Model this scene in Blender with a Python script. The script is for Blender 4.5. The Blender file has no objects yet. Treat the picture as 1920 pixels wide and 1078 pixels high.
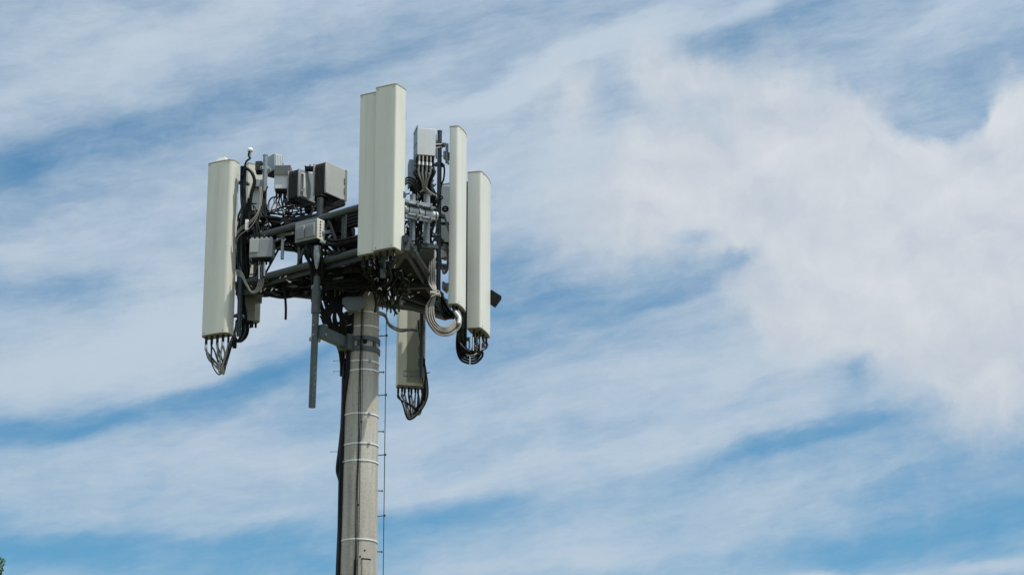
import bpy, bmesh, math, random
from mathutils import Vector, Matrix
PI = math.pi
rad = math.radians
scene = bpy.context.scene
C = scene.collection

# ------------------------------------------------------------------ camera
CAM = Vector((0, 0, 1.6)); PITCH = rad(18); F = 4870.0      # focal length in photo pixels (1920 wide)
camd = bpy.data.cameras.new('camera'); cam = bpy.data.objects.new('camera', camd); C.objects.link(cam)
cam.location = CAM; cam.rotation_euler = (rad(90) + PITCH, 0, 0)
camd.sensor_width = 36; camd.lens = 36 * F / 1920; camd.clip_start = 0.1; camd.clip_end = 5000
scene.camera = cam
FW = Vector((0, math.cos(PITCH), math.sin(PITCH))); UP = Vector((0, -math.sin(PITCH), math.cos(PITCH)))
def ray(px, py): return FW + Vector((1, 0, 0)) * ((px - 960) / F) + UP * ((539 - py) / F)
def P(px, py, Y):
    d = ray(px, py); return CAM + d * (Y / d.y)
Y0 = 36.0                                                    # distance of the pole
def Q(px, py, dy): return P(px, py, Y0 + dy)

# ------------------------------------------------------------------ world and sun
SUN_AZ, SUN_EL = -27.0, 66.0       # direction to the sun: degrees from +X, elevation
scene.view_settings.view_transform = 'Standard'; scene.view_settings.look = 'None'
scene.view_settings.gamma = 1.0; scene.view_settings.exposure = 0.0
scene.render.engine = 'CYCLES'
sd = bpy.data.lights.new('sun', 'SUN'); sd.energy = 4.6; sd.angle = rad(0.5); sd.color = (1, .92, .82)
so = bpy.data.objects.new('sun', sd); C.objects.link(so)
sdir = Vector((math.cos(rad(SUN_AZ)) * math.cos(rad(SUN_EL)), math.sin(rad(SUN_AZ)) * math.cos(rad(SUN_EL)), math.sin(rad(SUN_EL))))
so.rotation_euler = sdir.to_track_quat('Z', 'Y').to_euler(); so.location = (20, 0, 40)

W = bpy.data.worlds.new('World'); scene.world = W; W.use_nodes = True
nt = W.node_tree; nt.nodes.clear()
def N(t, **k):
    n = nt.nodes.new(t)
    for a, b in k.items(): setattr(n, a, b)
    return n
def val(sock, v):
    if hasattr(v, 'is_output') or isinstance(v, bpy.types.NodeSocket): nt.links.new(v, sock)
    else: sock.default_value = v
def M(op, a, b=None, c=None, clamp=False):
    n = N('ShaderNodeMath', operation=op, use_clamp=clamp); val(n.inputs[0], a)
    if b is not None: val(n.inputs[1], b)
    if c is not None: val(n.inputs[2], c)
    return n.outputs[0]
sky = N('ShaderNodeTexSky', sky_type='NISHITA'); sky.sun_disc = False
sky.sun_elevation = rad(SUN_EL); sky.sun_rotation = rad(90 - SUN_AZ)
sky.air_density = 1.0; sky.dust_density = 0.3; sky.ozone_density = 3.0
tc = N('ShaderNodeTexCoord'); sx = N('ShaderNodeSeparateXYZ'); nt.links.new(tc.outputs['Generated'], sx.inputs[0])
az = M('ARCTAN2', sx.outputs[0], sx.outputs[1]); el = M('ARCSINE', sx.outputs[2])
cmb = N('ShaderNodeCombineXYZ'); val(cmb.inputs[0], az); val(cmb.inputs[1], el)
p0 = cmb.outputs[0]
def azel(px, py):
    d = ray(px, py).normalized(); return math.atan2(d.x, d.y), math.asin(d.z)
def mapping(v, loc=(0, 0, 0), rot=0, scale=(1, 1, 1), typ='TEXTURE'):
    m = N('ShaderNodeMapping', vector_type=typ); nt.links.new(v, m.inputs[0])
    m.inputs['Location'].default_value = loc; m.inputs['Rotation'].default_value = (0, 0, rot); m.inputs['Scale'].default_value = scale
    return m.outputs[0]
def noise(v, scale, detail=6, rough=.55, dist=0, col=False):
    n = N('ShaderNodeTexNoise'); nt.links.new(v, n.inputs['Vector'])
    n.inputs['Scale'].default_value = scale; n.inputs['Detail'].default_value = detail
    n.inputs['Roughness'].default_value = rough; n.inputs['Distortion'].default_value = dist
    return n.outputs['Color' if col else 'Fac']
def vmath(op, a, b=None):
    n = N('ShaderNodeVectorMath', operation=op); val(n.inputs[0], a)
    if b is not None: val(n.inputs[1], b)
    return n
def warp(v, src, amt):                                        # v + (noise - .5) * amt
    s = vmath('SUBTRACT', src, (.5, .5, .5)).outputs[0]
    sc = vmath('MULTIPLY', s, (amt[0], amt[1], 0)).outputs[0]
    return vmath('ADD', v, sc).outputs[0]
ST = rad(17)                                                  # the streaks climb to the right
str_v = mapping(p0, rot=ST, scale=(.16, .026, 1))
pw = warp(p0, noise(mapping(p0, rot=ST, scale=(.10, .035, 1)), 1.2, 5, .6, col=True), (.05, .024))       # for the cirrus
pc = warp(p0, noise(p0, 22, 9, .62, col=True), (.036, .036))  # for the cumulus
acc = {'c': None, 'k': None}
def quad(v):                                                  # (x*x, x*y, y*y) of a direction, shared by all clouds
    sp = N('ShaderNodeSeparateXYZ'); nt.links.new(v, sp.inputs[0]); x, y = sp.outputs[0], sp.outputs[1]
    c = N('ShaderNodeCombineXYZ'); val(c.inputs[0], M('MULTIPLY', x, x)); val(c.inputs[1], M('MULTIPLY', x, y)); val(c.inputs[2], M('MULTIPLY', y, y))
    return c.outputs[0]
OFF = (0.0, rad(18), 0)
pw0 = vmath('SUBTRACT', pw, OFF).outputs[0]; pc0_ = vmath('SUBTRACT', pc, OFF).outputs[0]
Q2 = {'c': (quad(pw0), pw0), 'k': (quad(pc0_), pc0_)}
def gauss(kind, px, py, rx, ry, ang, amp):
    a, e = azel(px, py); e -= rad(18); rx /= F; ry /= F; c, s = math.cos(rad(ang)), math.sin(rad(ang))
    A = c * c / rx ** 2 + s * s / ry ** 2; Cc = s * s / rx ** 2 + c * c / ry ** 2; B = 2 * c * s * (1 / rx ** 2 - 1 / ry ** 2)
    q2, q1 = Q2[kind]
    d2 = vmath('DOT_PRODUCT', q2, (A, B, Cc)).outputs['Value']
    d1 = vmath('DOT_PRODUCT', q1, (-2 * A * a - B * e, -2 * Cc * e - B * a, 0)).outputs['Value']
    d = M('ADD', M('ADD', d2, d1), A * a * a + B * a * e + Cc * e * e)
    g = M('POWER', .36788, M('MAXIMUM', d, 0))
    acc[kind] = M('MULTIPLY', g, amp) if acc[kind] is None else M('MULTIPLY_ADD', g, amp, acc[kind])
# thin streaked cloud: (x, y, rx, ry, angle, amount)
for g in [(150, 150, 330, 60, 22, .52), (470, 40, 300, 50, 14, .50), (60, 60, 160, 50, 20, .30),
          (300, 235, 420, 42, 20, -.50), (40, 310, 180, 70, 18, -.5), (850, 50, 260, 40, 15, -.20), (620, 140, 200, 30, 15, -.25),
          (1050, 120, 340, 24, 21, .85), (1350, 30, 260, 24, 17, .55), (880, 190, 160, 30, 15, .30), (1750, 60, 300, 36, 18, .30), (1450, 50, 260, 30, 15, -.35),
          (220, 430, 380, 60, 14, .50), (520, 270, 300, 50, 20, .30), (700, 330, 300, 60, 10, .2), (40, 470, 130, 30, 5, .35),
          (80, 535, 150, 26, 3, -.65), (250, 360, 240, 30, 18, -.22), (330, 520, 240, 40, 8, .35),
          (170, 650, 330, 90, 12, .80), (430, 600, 240, 70, 22, .6), (0, 720, 180, 50, 5, .5),
          (330, 745, 330, 24, 18, -.75), (60, 800, 200, 26, 5, -.65), (560, 690, 200, 34, 20, -.55),
          (250, 860, 400, 55, 4, .45), (120, 950, 260, 50, -6, .40), (500, 890, 220, 60, 5, .40),
          (20, 1050, 260, 34, 2, -.95), (330, 1010, 300, 30, 6, -.60), (560, 1040, 260, 40, 5, -.50), (450, 970, 120, 20, 8, .2),
          (830, 970, 130, 34, 5, -.75), (760, 830, 160, 60, 20, .45), (900, 900, 300, 34, 14, .55), (1250, 830, 420, 50, 13, .60),
          (1150, 720, 300, 60, 15, .55), (1380, 690, 200, 60, 15, .55), (960, 540, 200, 60, 18, -.50), (1200, 560, 260, 34, 8, -.45),
          (1270, 575, 240, 12, 14, .35), (1000, 640, 300, 22, 14, -.25), (990, 480, 130, 26, 20, -.45), (1380, 500, 90, 28, 10, -.15), (1620, 690, 60, 30, 30, -.35),
          (1540, 810, 250, 20, 11, -.75), (1370, 860, 120, 20, 11, -.4), (1800, 860, 260, 40, 12, -.55), (1500, 900, 420, 28, 10, .35), (1250, 1000, 420, 44, 10, .40),
          (1880, 960, 260, 60, 8, -.60), (1700, 1020, 220, 34, 5, -.60), (1100, 1050, 330, 30, 6, .35), (1580, 1078, 130, 14, 0, 1.1), (1880, 1060, 140, 12, 5, .7),
          (1100, 380, 280, 120, 15, .55), (1000, 300, 200, 70, 15, .35), (1850, 130, 200, 40, 10, -.35), (1550, 100, 260, 40, 10, -.15)]:
    gauss('c', *g)
# the heaped cloud on the right
for g in [(1600, 380, 320, 200, -8, 1.15), (1880, 430, 280, 240, 0, 1.1), (1300, 290, 230, 150, -15, .80), (1235, 140, 60, 50, 0, .55), (1325, 130, 60, 36, 0, .6),
          (1500, 210, 130, 66, -12, .65), (1885, 200, 50, 50, 0, .9), (1160, 420, 190, 100, 10, .70), (1085, 190, 46, 44, 0, .50), (1560, 600, 290, 100, -12, .60),
          (1860, 720, 170, 120, -20, .75), (1755, 210, 90, 46, 10, -1.6), (1680, 130, 120, 40, 0, -.6), (1330, 500, 100, 34, 10, -.3), (1160, 200, 50, 30, 20, -.4),
          (1270, 440, 30, 16, 0, -.7), (1385, 485, 50, 20, 20, -.35), (1610, 690, 50, 30, 30, -.4), (1800, 640, 260, 80, -10, .3)]:
    gauss('k', *g)
ROT2 = rad(9)
n_st = noise(str_v, 1.0, 12, .62)                              # long streaks
fv = warp(p0, noise(p0, 30, 4, .5, col=True), (.012, .010))
n_fb = noise(mapping(fv, rot=ROT2, scale=(.035, .0045, 1)), 1.0, 10, .66)      # fine, nearly level fibres
n_f2 = noise(mapping(fv, rot=rad(5), scale=(.012, .0022, 1)), 1.0, 6, .6)      # hair-fine ones
n_md = noise(mapping(pw, rot=rad(12), scale=(.030, .014, 1)), 1.0, 12, .66)    # ragged tufts
n_lo = noise(p0, 9, 9, .62)
away = N('ShaderNodeMapRange'); val(away.inputs[0], M('ABSOLUTE', az)); away.inputs[1].default_value = .6; away.inputs[2].default_value = 1.5  # unseen cloud cover added to the sides and behind, brightens shaded faces
high = N('ShaderNodeMapRange'); val(high.inputs[0], el); high.inputs[1].default_value = rad(14); high.inputs[2].default_value = rad(24)
t = M('MULTIPLY_ADD', n_st, .80, -.40 - .23 - .525 - .25 - .10)
t = M('MULTIPLY_ADD', n_fb, .46, t); t = M('MULTIPLY_ADD', n_md, 1.05, t); t = M('MULTIPLY_ADD', n_lo, .5, t); t = M('MULTIPLY_ADD', n_f2, .20, t)
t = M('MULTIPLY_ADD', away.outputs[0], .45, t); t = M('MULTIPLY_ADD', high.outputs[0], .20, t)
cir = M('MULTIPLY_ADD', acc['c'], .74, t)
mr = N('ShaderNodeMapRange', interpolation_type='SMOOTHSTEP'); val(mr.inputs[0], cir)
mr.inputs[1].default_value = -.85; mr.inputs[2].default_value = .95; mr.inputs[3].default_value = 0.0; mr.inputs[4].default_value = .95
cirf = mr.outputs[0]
n_k = noise(pc, 20, 12, .62)
kk = M('ADD', acc['k'], M('MULTIPLY_ADD', n_k, 1.5, -.75))
mk = N('ShaderNodeMapRange', interpolation_type='SMOOTHSTEP'); val(mk.inputs[0], kk)
mk.inputs[1].default_value = .05; mk.inputs[2].default_value = 1.15; mk.inputs[3].default_value = 0; mk.inputs[4].default_value = .97
cumf = mk.outputs[0]
def mix(fac, a, b):
    n = N('ShaderNodeMix', data_type='RGBA'); val(n.inputs[0], fac); val(n.inputs[6], a); val(n.inputs[7], b); return n.outputs[2]
tint = N('ShaderNodeMix', data_type='RGBA', blend_type='MULTIPLY'); tint.inputs[0].default_value = 1
nt.links.new(sky.outputs[0], tint.inputs[6]); tint.inputs[7].default_value = (.60, 1.04, 1.10, 1)
SKYGAIN = 1.0
c_cir = (5.25, 6.15, 7.1, 1)
la = noise(pc, 13, 8, .55); lb_ = noise(vmath('ADD', pc, (.0045, .0085, 0)).outputs[0], 13, 8, .55)    # lobes lit from the sun's side
lobe = M('MULTIPLY', M('SUBTRACT', la, lb_), 2.3)
bil = N('ShaderNodeMapRange'); val(bil.inputs[0], M('ADD', lobe, M('MULTIPLY', noise(p0, 7, 6, .5), 1.0))); bil.inputs[1].default_value = .22; bil.inputs[2].default_value = .74
c_cum = mix(bil.outputs[0], (5.1, 5.75, 6.6, 1), (6.7, 7.05, 7.4, 1))
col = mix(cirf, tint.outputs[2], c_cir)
col = mix(cumf, col, c_cum)
# whole sky towards the sun, out of view, brightened to lift shaded faces
sdot = vmath('DOT_PRODUCT', tc.outputs['Generated'], tuple(sdir)).outputs['Value']
glow = M('MULTIPLY_ADD', M('POWER', M('MAXIMUM', sdot, 0), 2.5), 1.3, 1.0)
gl = N('ShaderNodeCombineColor'); [val(gl.inputs[i], glow) for i in range(3)]
gm_ = N('ShaderNodeMix', data_type='RGBA', blend_type='MULTIPLY'); gm_.inputs[0].default_value = 1; val(gm_.inputs[6], col); val(gm_.inputs[7], gl.outputs[0]); col = gm_.outputs[2]
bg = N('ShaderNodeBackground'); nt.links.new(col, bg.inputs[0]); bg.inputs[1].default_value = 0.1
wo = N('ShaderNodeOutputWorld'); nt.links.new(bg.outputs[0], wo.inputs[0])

# ------------------------------------------------------------------ materials
def mat(name, color, rough=.5, metal=0, var=.12, vscale=6, bump=0, bscale=60, streak=False, dirt=None, spec=.5):
    m = bpy.data.materials.new(name); m.use_nodes = True; t = m.node_tree; b = t.nodes['Principled BSDF']
    b.inputs['Roughness'].default_value = rough; b.inputs['Metallic'].default_value = metal
    b.inputs['Specular IOR Level'].default_value = spec
    co = t.nodes.new('ShaderNodeTexCoord'); mp = t.nodes.new('ShaderNodeMapping'); t.links.new(co.outputs['Object'], mp.inputs[0])
    if streak: mp.inputs['Scale'].default_value = (1, 1, .08)
    n = t.nodes.new('ShaderNodeTexNoise'); n.inputs['Scale'].default_value = vscale; n.inputs['Detail'].default_value = 8
    n.inputs['Roughness'].default_value = .65
    t.links.new(mp.outputs[0], n.inputs[0])
    r = t.nodes.new('ShaderNodeValToRGB'); e = r.color_ramp.elements
    e[0].position = .3; e[1].position = .7
    d = dirt or [c * (1 - var) for c in color]
    e[0].color = (*d, 1); e[1].color = (*[min(1, c * (1 + var * .5)) for c in color], 1)
    t.links.new(n.outputs[0], r.inputs[0]); t.links.new(r.outputs[0], b.inputs['Base Color'])
    if bump:
        n2 = t.nodes.new('ShaderNodeTexNoise'); n2.inputs['Scale'].default_value = bscale; n2.inputs['Detail'].default_value = 5
        t.links.new(co.outputs['Object'], n2.inputs[0])
        bp = t.nodes.new('ShaderNodeBump'); bp.inputs['Strength'].default_value = bump; bp.inputs['Distance'].default_value = .01
        t.links.new(n2.outputs[0], bp.inputs['Height']); t.links.new(bp.outputs[0], b.inputs['Normal'])
    return m
RADOME = mat('radome_cream', (.60, .605, .525), .5, 0, .07, 7, streak=True)
RADOME2 = mat('radome_pale', (.61, .615, .555), .5, 0, .07, 7, streak=True)
CAPM = mat('radome_cap', (.30, .29, .22), .6, 0, .2, 20)
BASE = mat('antenna_base', (.16, .15, .11), .6, 0, .35, 14)
GALV = mat('galvanised_steel', (.24, .27, .28), .45, .35, .3, 14, .15, 90)
BRIGHT = mat('bright_galvanised', (.36, .39, .39), .42, .3, .25, 18, .1)
DARK = mat('dark_steel', (.034, .043, .045), .5, .25, .4, 12, .2, 70)
MID = mat('grey_green_steel', (.075, .095, .095), .5, .25, .3, 10, .15, 60)
RAIL = mat('rail_paint', (.045, .06, .062), .45, .2, .3, 10, .15, 60)
BLACK = mat('black_rubber', (.005, .006, .007), .40, 0, .3, 20, spec=.16)
BLACKM = mat('black_matt', (.008, .009, .010), .7, 0, .4, 12, .3, spec=.15)
GREYC = mat('grey_cable_sheath', (.22, .21, .185), .5, 0, .3, 12)
SILV = mat('silver_connector', (.62, .62, .6), .3, .7, .15, 20)
WHITE = mat('white_paint', (.70, .71, .68), .4, 0, .08, 10)
RADIO = mat('radio_grey', (.36, .37, .35), .55, 0, .10, 5)
RADIOL = mat('radio_light', (.52, .55, .56), .5, 0, .08, 5)
RADIOB = mat('radio_blue_grey', (.27, .32, .36), .5, 0, .15, 8)
RADIOD = mat('radio_fins_dark', (.035, .037, .033), .65, 0, .3, 10)
COMB = mat('combiner_grey', (.24, .26, .26), .55, 0, .1, 8)
BACKM = mat('antenna_back', (.27, .28, .23), .55, 0, .2, 6, streak=True)
COVER = mat('cover_grey_blue', (.11, .135, .155), .5, 0, .2, 8)
OLIVE = mat('olive_grey', (.17, .18, .15), .6, 0, .25, 9)
STRAP = mat('white_strap', (.72, .72, .69), .4, .1, .15, 30)
WOOD = mat('tan_plastic', (.30, .19, .11), .6, 0, .3, 12)
GRATE = mat('grating_steel', (.20, .22, .22), .5, .4, .4, 20)
LEAF = mat('leaf_green', (.05, .12, .02), .45, 0, .5, 3)
BARK = mat('bark', (.12, .09, .06), .9, 0, .4, 12, .5, 30)
GRASS = mat('dry_grass_ground', (.16, .15, .085), .95, 0, .4, .6, .5, 8)

def concrete():
    m = bpy.data.materials.new('cast_concrete'); m.use_nodes = True; t = m.node_tree; b = t.nodes['Principled BSDF']
    L = t.links.new; co = t.nodes.new('ShaderNodeTexCoord')
    def nz(scale, zs, det=8, rough=.6):
        mp = t.nodes.new('ShaderNodeMapping'); mp.inputs['Scale'].default_value = (1, 1, zs); L(co.outputs['Object'], mp.inputs[0])
        n = t.nodes.new('ShaderNodeTexNoise'); n.inputs['Scale'].default_value = scale; n.inputs['Detail'].default_value = det; n.inputs['Roughness'].default_value = rough
        L(mp.outputs[0], n.inputs[0]); return n.outputs[0]
    def ramp(f, a, b2, c0, c1):
        r = t.nodes.new('ShaderNodeValToRGB'); e = r.color_ramp.elements; e[0].position = a; e[1].position = b2; e[0].color = c0; e[1].color = c1
        L(f, r.inputs[0]); return r.outputs[0]
    def mx(fac, a, b2, bt='MULTIPLY'):
        n = t.nodes.new('ShaderNodeMix'); n.data_type = 'RGBA'; n.blend_type = bt
        for s, v in ((n.inputs[0], fac), (n.inputs[6], a), (n.inputs[7], b2)):
            if isinstance(v, bpy.types.NodeSocket): L(v, s)
            else: s.default_value = v
        return n.outputs[2]
    base = ramp(nz(2.2, .5), .3, .7, (.40, .385, .345, 1), (.50, .48, .43, 1))
    c = mx(1, base, ramp(nz(5, .06, 10, .7), .36, .62, (.60, .585, .55, 1), (1, 1, 1, 1)))          # run-off streaks
    c = mx(1, c, ramp(nz(38, 1, 6), .25, .5, (.70, .69, .66, 1), (1, 1, 1, 1)))                   # mottle
    c = mx(1, c, ramp(nz(7, .5, 9, .7), .66, .72, (1, 1, 1, 1), (.62, .58, .52, 1)))               # blotches
    c = mx(ramp(nz(4, .25, 9, .72), .60, .70, (0, 0, 0, 1), (.7, .7, .7, 1)), c, (.52, .49, .42, 1), 'MIX')   # pale efflorescence
    L(c, b.inputs['Base Color']); b.inputs['Roughness'].default_value = .85
    bp = t.nodes.new('ShaderNodeBump'); bp.inputs['Strength'].default_value = .35; bp.inputs['Distance'].default_value = .01
    L(nz(45, 1), bp.inputs['Height']); L(bp.outputs[0], b.inputs['Normal'])
    return m
CONC = concrete()
def weather(m, tone):
    t = m.node_tree; b = t.nodes['Principled BSDF']; src = b.inputs['Base Color'].links[0].from_socket
    co = t.nodes.new('ShaderNodeTexCoord'); mp = t.nodes.new('ShaderNodeMapping'); mp.inputs['Scale'].default_value = (1, 1, .04); t.links.new(co.outputs['Object'], mp.inputs[0])
    n = t.nodes.new('ShaderNodeTexNoise'); n.inputs['Scale'].default_value = 22; n.inputs['Detail'].default_value = 6; t.links.new(mp.outputs[0], n.inputs[0])
    n2 = t.nodes.new('ShaderNodeTexNoise'); n2.inputs['Scale'].default_value = 1.6; n2.inputs['Detail'].default_value = 5; t.links.new(co.outputs['Object'], n2.inputs[0])
    mu = t.nodes.new('ShaderNodeMath'); mu.operation = 'MULTIPLY'; t.links.new(n.outputs[0], mu.inputs[0]); t.links.new(n2.outputs[0], mu.inputs[1])
    r = t.nodes.new('ShaderNodeMapRange'); t.links.new(mu.outputs[0], r.inputs[0]); r.inputs[1].default_value = .26; r.inputs[2].default_value = .42; r.inputs[4].default_value = .20
    x = t.nodes.new('ShaderNodeMix'); x.data_type = 'RGBA'; x.blend_type = 'MIX'; t.links.new(r.outputs[0], x.inputs[0]); t.links.new(src, x.inputs[6]); x.inputs[7].default_value = tone
    t.links.new(x.outputs[2], b.inputs['Base Color'])
weather(RADOME, (.36, .35, .26, 1)); weather(RADOME2, (.38, .37, .29, 1)); weather(RADIO, (.22, .21, .18, 1)); weather(RADIOL, (.34, .33, .30, 1)); weather(MID, (.11, .085, .06, 1))

# ------------------------------------------------------------------ mesh helpers
class MB:
    def __init__(s): s.bm = bmesh.new()
    def box(s, c, size, R=None):
        R = R or Matrix.Identity(3); vs = []
        for i in (-1, 1):
            for j in (-1, 1):
                for k in (-1, 1):
                    vs.append(s.bm.verts.new(Vector(c) + R @ Vector((i * size[0] / 2, j * size[1] / 2, k * size[2] / 2))))
        for f in ((0, 1, 3, 2), (4, 6, 7, 5), (0, 4, 5, 1), (2, 3, 7, 6), (0, 2, 6, 4), (1, 5, 7, 3)):
            s.bm.faces.new([vs[i] for i in f])
        return s
    def beam(s, a, b, w, h, up=Vector((0, 0, 1))):
        a = Vector(a); b = Vector(b); d = (b - a); L = d.length; d.normalize()
        x = d.cross(up)
        if x.length < 1e-4: x = Vector((1, 0, 0))
        x.normalize(); z = x.cross(d)
        s.box((a + b) / 2, (w, L, h), Matrix((x, d, z)).transposed()); return s
    def tube(s, pts, r, n=8, cap=True, r1=None):
        pts = [Vector(p) for p in pts]; rings = []; prev = None
        for i, p in enumerate(pts):
            d = (pts[min(i + 1, len(pts) - 1)] - pts[max(i - 1, 0)])
            if d.length < 1e-7: d = Vector((0, 0, 1))
            d.normalize()
            if prev is None:
                x = d.orthogonal().normalized()
            else:
                x = prev - d * prev.dot(d)
                x = x.normalized() if x.length > 1e-5 else d.orthogonal().normalized()
            prev = x; y = d.cross(x)
            rr = r if r1 is None else r + (r1 - r) * i / (len(pts) - 1)
            rings.append([s.bm.verts.new(p + (x * math.cos(2 * PI * k / n) + y * math.sin(2 * PI * k / n)) * rr) for k in range(n)])
        for a, b in zip(rings, rings[1:]):
            for k in range(n): s.bm.faces.new((a[k], a[(k + 1) % n], b[(k + 1) % n], b[k]))
        if cap:
            s.bm.faces.new(rings[0][::-1]); s.bm.faces.new(rings[-1])
        return s
    def rings(s, rl, cap=True):
        vr = [[s.bm.verts.new(Vector(p)) for p in r] for r in rl]; n = len(vr[0])
        for a, b in zip(vr, vr[1:]):
            for k in range(n): s.bm.faces.new((a[k], a[(k + 1) % n], b[(k + 1) % n], b[k]))
        if cap: s.bm.faces.new(vr[0][::-1]); s.bm.faces.new(vr[-1])
        return s
    def lathe(s, c, prof, n=32, R=None):
        R = R or Matrix.Identity(3); c = Vector(c)
        return s.rings([[c + R @ Vector((r * math.cos(2 * PI * k / n), r * math.sin(2 * PI * k / n), z)) for k in range(n)] for r, z in prof])
    def prism(s, poly, z0, z1): return s.rings([[(x, y, z0) for x, y in poly], [(x, y, z1) for x, y in poly]])
    def build(s, name, m, parent=None, label=None, bevel=0, smooth=True, loc=None):
        me = bpy.data.meshes.new(name); bmesh.ops.recalc_face_normals(s.bm, faces=s.bm.faces)
        off = Vector((0, 0, 0)); q = parent
        while q is not None: off += q.location; q = q.parent
        o = bpy.data.objects.new(name, me); C.objects.link(o)
        if parent is not None: o.parent = parent
        elif loc is not None: o.location = loc; off = Vector(loc)
        s.bm.transform(Matrix.Translation(-off)); s.bm.to_mesh(me); s.bm.free(); me.materials.append(m)
        if smooth:
            me.polygons.foreach_set('use_smooth', [True] * len(me.polygons)); me.set_sharp_from_angle(angle=rad(38))
        if bevel:
            b = o.modifiers.new('bevel', 'BEVEL'); b.width = bevel; b.segments = 2; b.limit_method = 'ANGLE'; b.angle_limit = rad(40)
        if label: o['label'] = label
        return o
def tag(o, label, cat, group=None):
    o['label'] = label; o['category'] = cat
    if group: o['group'] = group
    return o
def thing(name, label, cat, loc, group=None):
    o = bpy.data.objects.new(name, None); C.objects.link(o); o.location = loc; o.empty_display_size = .2
    return tag(o, label, cat, group)
def cr(pts, n=8):                                             # Catmull-Rom through the points
    pts = [Vector(p) for p in pts]
    if len(pts) < 3: return pts
    pts = [pts[0] * 2 - pts[1]] + pts + [pts[-1] * 2 - pts[-2]]; out = []
    for i in range(1, len(pts) - 2):
        a, b, c, d = pts[i - 1:i + 3]
        for k in range(n):
            t = k / n
            out.append(.5 * ((2 * b) + (c - a) * t + (2 * a - 5 * b + 4 * c - d) * t * t + (3 * b - a - 3 * c + d) * t ** 3))
    out.append(pts[-2]); return out
def cable(pts, r, m, parent, name='cable', n=8, label=None):
    return MB().tube(cr(pts), r, n).build(name, m, parent, label)
def rotz(a): return Matrix.Rotation(a, 3, 'Z')

# ------------------------------------------------------------------ ground
g = MB(); g.rings([[(-900, -900, 0), (900, -900, 0), (900, 900, 0), (-900, 900, 0)], [(-900, -900, -1), (900, -900, -1), (900, 900, -1), (-900, 900, -1)]])
go = g.build('ground', GRASS, smooth=False); go['kind'] = 'structure'

# ------------------------------------------------------------------ concrete pole
pc0 = P(680, 610, Y0); PX, PY = pc0.x, Y0
def pole_r(z):
    zt, zb = P(680, 650, Y0).z, P(680, 1078, Y0).z
    return .240 + (zt - z) * (.268 - .240) / (zt - zb)
Z_TOP = P(690, 525, Y0).z
pole = thing('concrete_pole', 'tall tapering concrete pole carrying the whole antenna platform, with white straps round it', 'utility pole', (PX, PY, 0))
zs = [0] + [Z_TOP * k / 24 for k in range(1, 25)]
MB().lathe((PX, PY, 0), [(pole_r(z), z) for z in zs], 64).build('shaft', CONC, pole)
def onpole(az_deg, z, out=0):
    a = rad(az_deg); r = pole_r(z) + out; return Vector((PX + r * math.cos(a), PY + r * math.sin(a), z))
def zpx(py, dy=-.25): return Q(675, py, dy).z
# straps
for k, (y, tilt) in enumerate([(584, .0), (611, .012), (676, 0), (693, .01), (775, .0), (831, .006), (863, .0), (1011, .0)]):
    z = zpx(y); rr = pole_r(z) + .005
    pts = [(PX + rr * math.cos(2 * PI * i / 48), PY + rr * math.sin(2 * PI * i / 48), z + tilt * math.cos(2 * PI * i / 48)) for i in range(49)]
    sm = MB()
    rl = []
    for p in pts[:-1]:
        v = Vector(p); n = Vector((v.x - PX, v.y - PY, 0)).normalized()
        rl.append([v, v + n * .004, v + n * .004 + Vector((0, 0, .020)), v + Vector((0, 0, .020))])
    rl.append(rl[0]); sm.rings(rl, cap=False)
    st = sm.build('strap', STRAP, pole)
    if k in (2, 4, 5, 6):
        a = rad(300 if k != 6 else 212); v = Vector((PX + (rr + .008) * math.cos(a), PY + (rr + .008) * math.sin(a), z + .008))
        MB().box(v, (.035, .018, .026), rotz(a + PI / 2)).build('buckle', GALV, st, bevel=.003)
# steel collar clamp with arm and long pipe
zc1, zc2 = zpx(633), zpx(652)
for z in (zc1, zc2):
    rr = pole_r(z) + .004
    MB().lathe((PX, PY, z - .035), [(rr, 0), (rr + .018, 0), (rr + .018, .07), (rr, .07)], 64).build('collar', MID, pole, bevel=.003)
cm = MB(); z = (zc1 + zc2) / 2
for a in (262, 318): MB().box(onpole(a, z, .012), (.02, .05, .12), rotz(rad(a))).build('collar_lug', DARK, pole, bevel=.004)
v = onpole(283, z + .02, .006); cm = MB(); cm.lathe(v, [(.0, 0), (.032, 0), (.032, .03), (0, .03)], 16, Matrix.Rotation(PI / 2, 3, 'X')); cm.build('bolt_hole', BLACKM, pole)
# hatch
za = zpx(1049); zb = za - .6; am = 297
hm = MB(); hm.box((onpole(am, (za + zb) / 2, .003)), (.016, .115, za - zb), rotz(rad(am))); hm.build('hatch', CONC, pole, bevel=.003)
hm = MB(); hm.box((onpole(am, za + .012, .004)), (.02, .14, .022), rotz(rad(am))); hm.build('hatch_lintel', BLACKM, pole, bevel=.002)
# step bolts, long and short
for y, ln in ((698, .060), (809, .060), (920, .050), (1034, .050)):
    z = Q(708, y, .0).z; a = -4
    b = onpole(a, z, -.02); e = onpole(a, z - .004, ln + .01)
    o = MB().tube([b, e], .008, 10).build('step_bolt', DARK, pole)
    MB().tube([e, e + (e - b).normalized() * .012], .017, 6).build('bolt_head', DARK, o)
for y in (678, 698, 848):
    z = Q(640, y, .1).z; b = onpole(172, z, -.02); e = onpole(172, z, .17)
    o = MB().tube([b, e], .004, 10).build('thin_peg', GALV, pole)
    MB().tube([e, e + (e - b).normalized() * .01], .006, 6).build('bolt_head', DARK, o)
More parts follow.
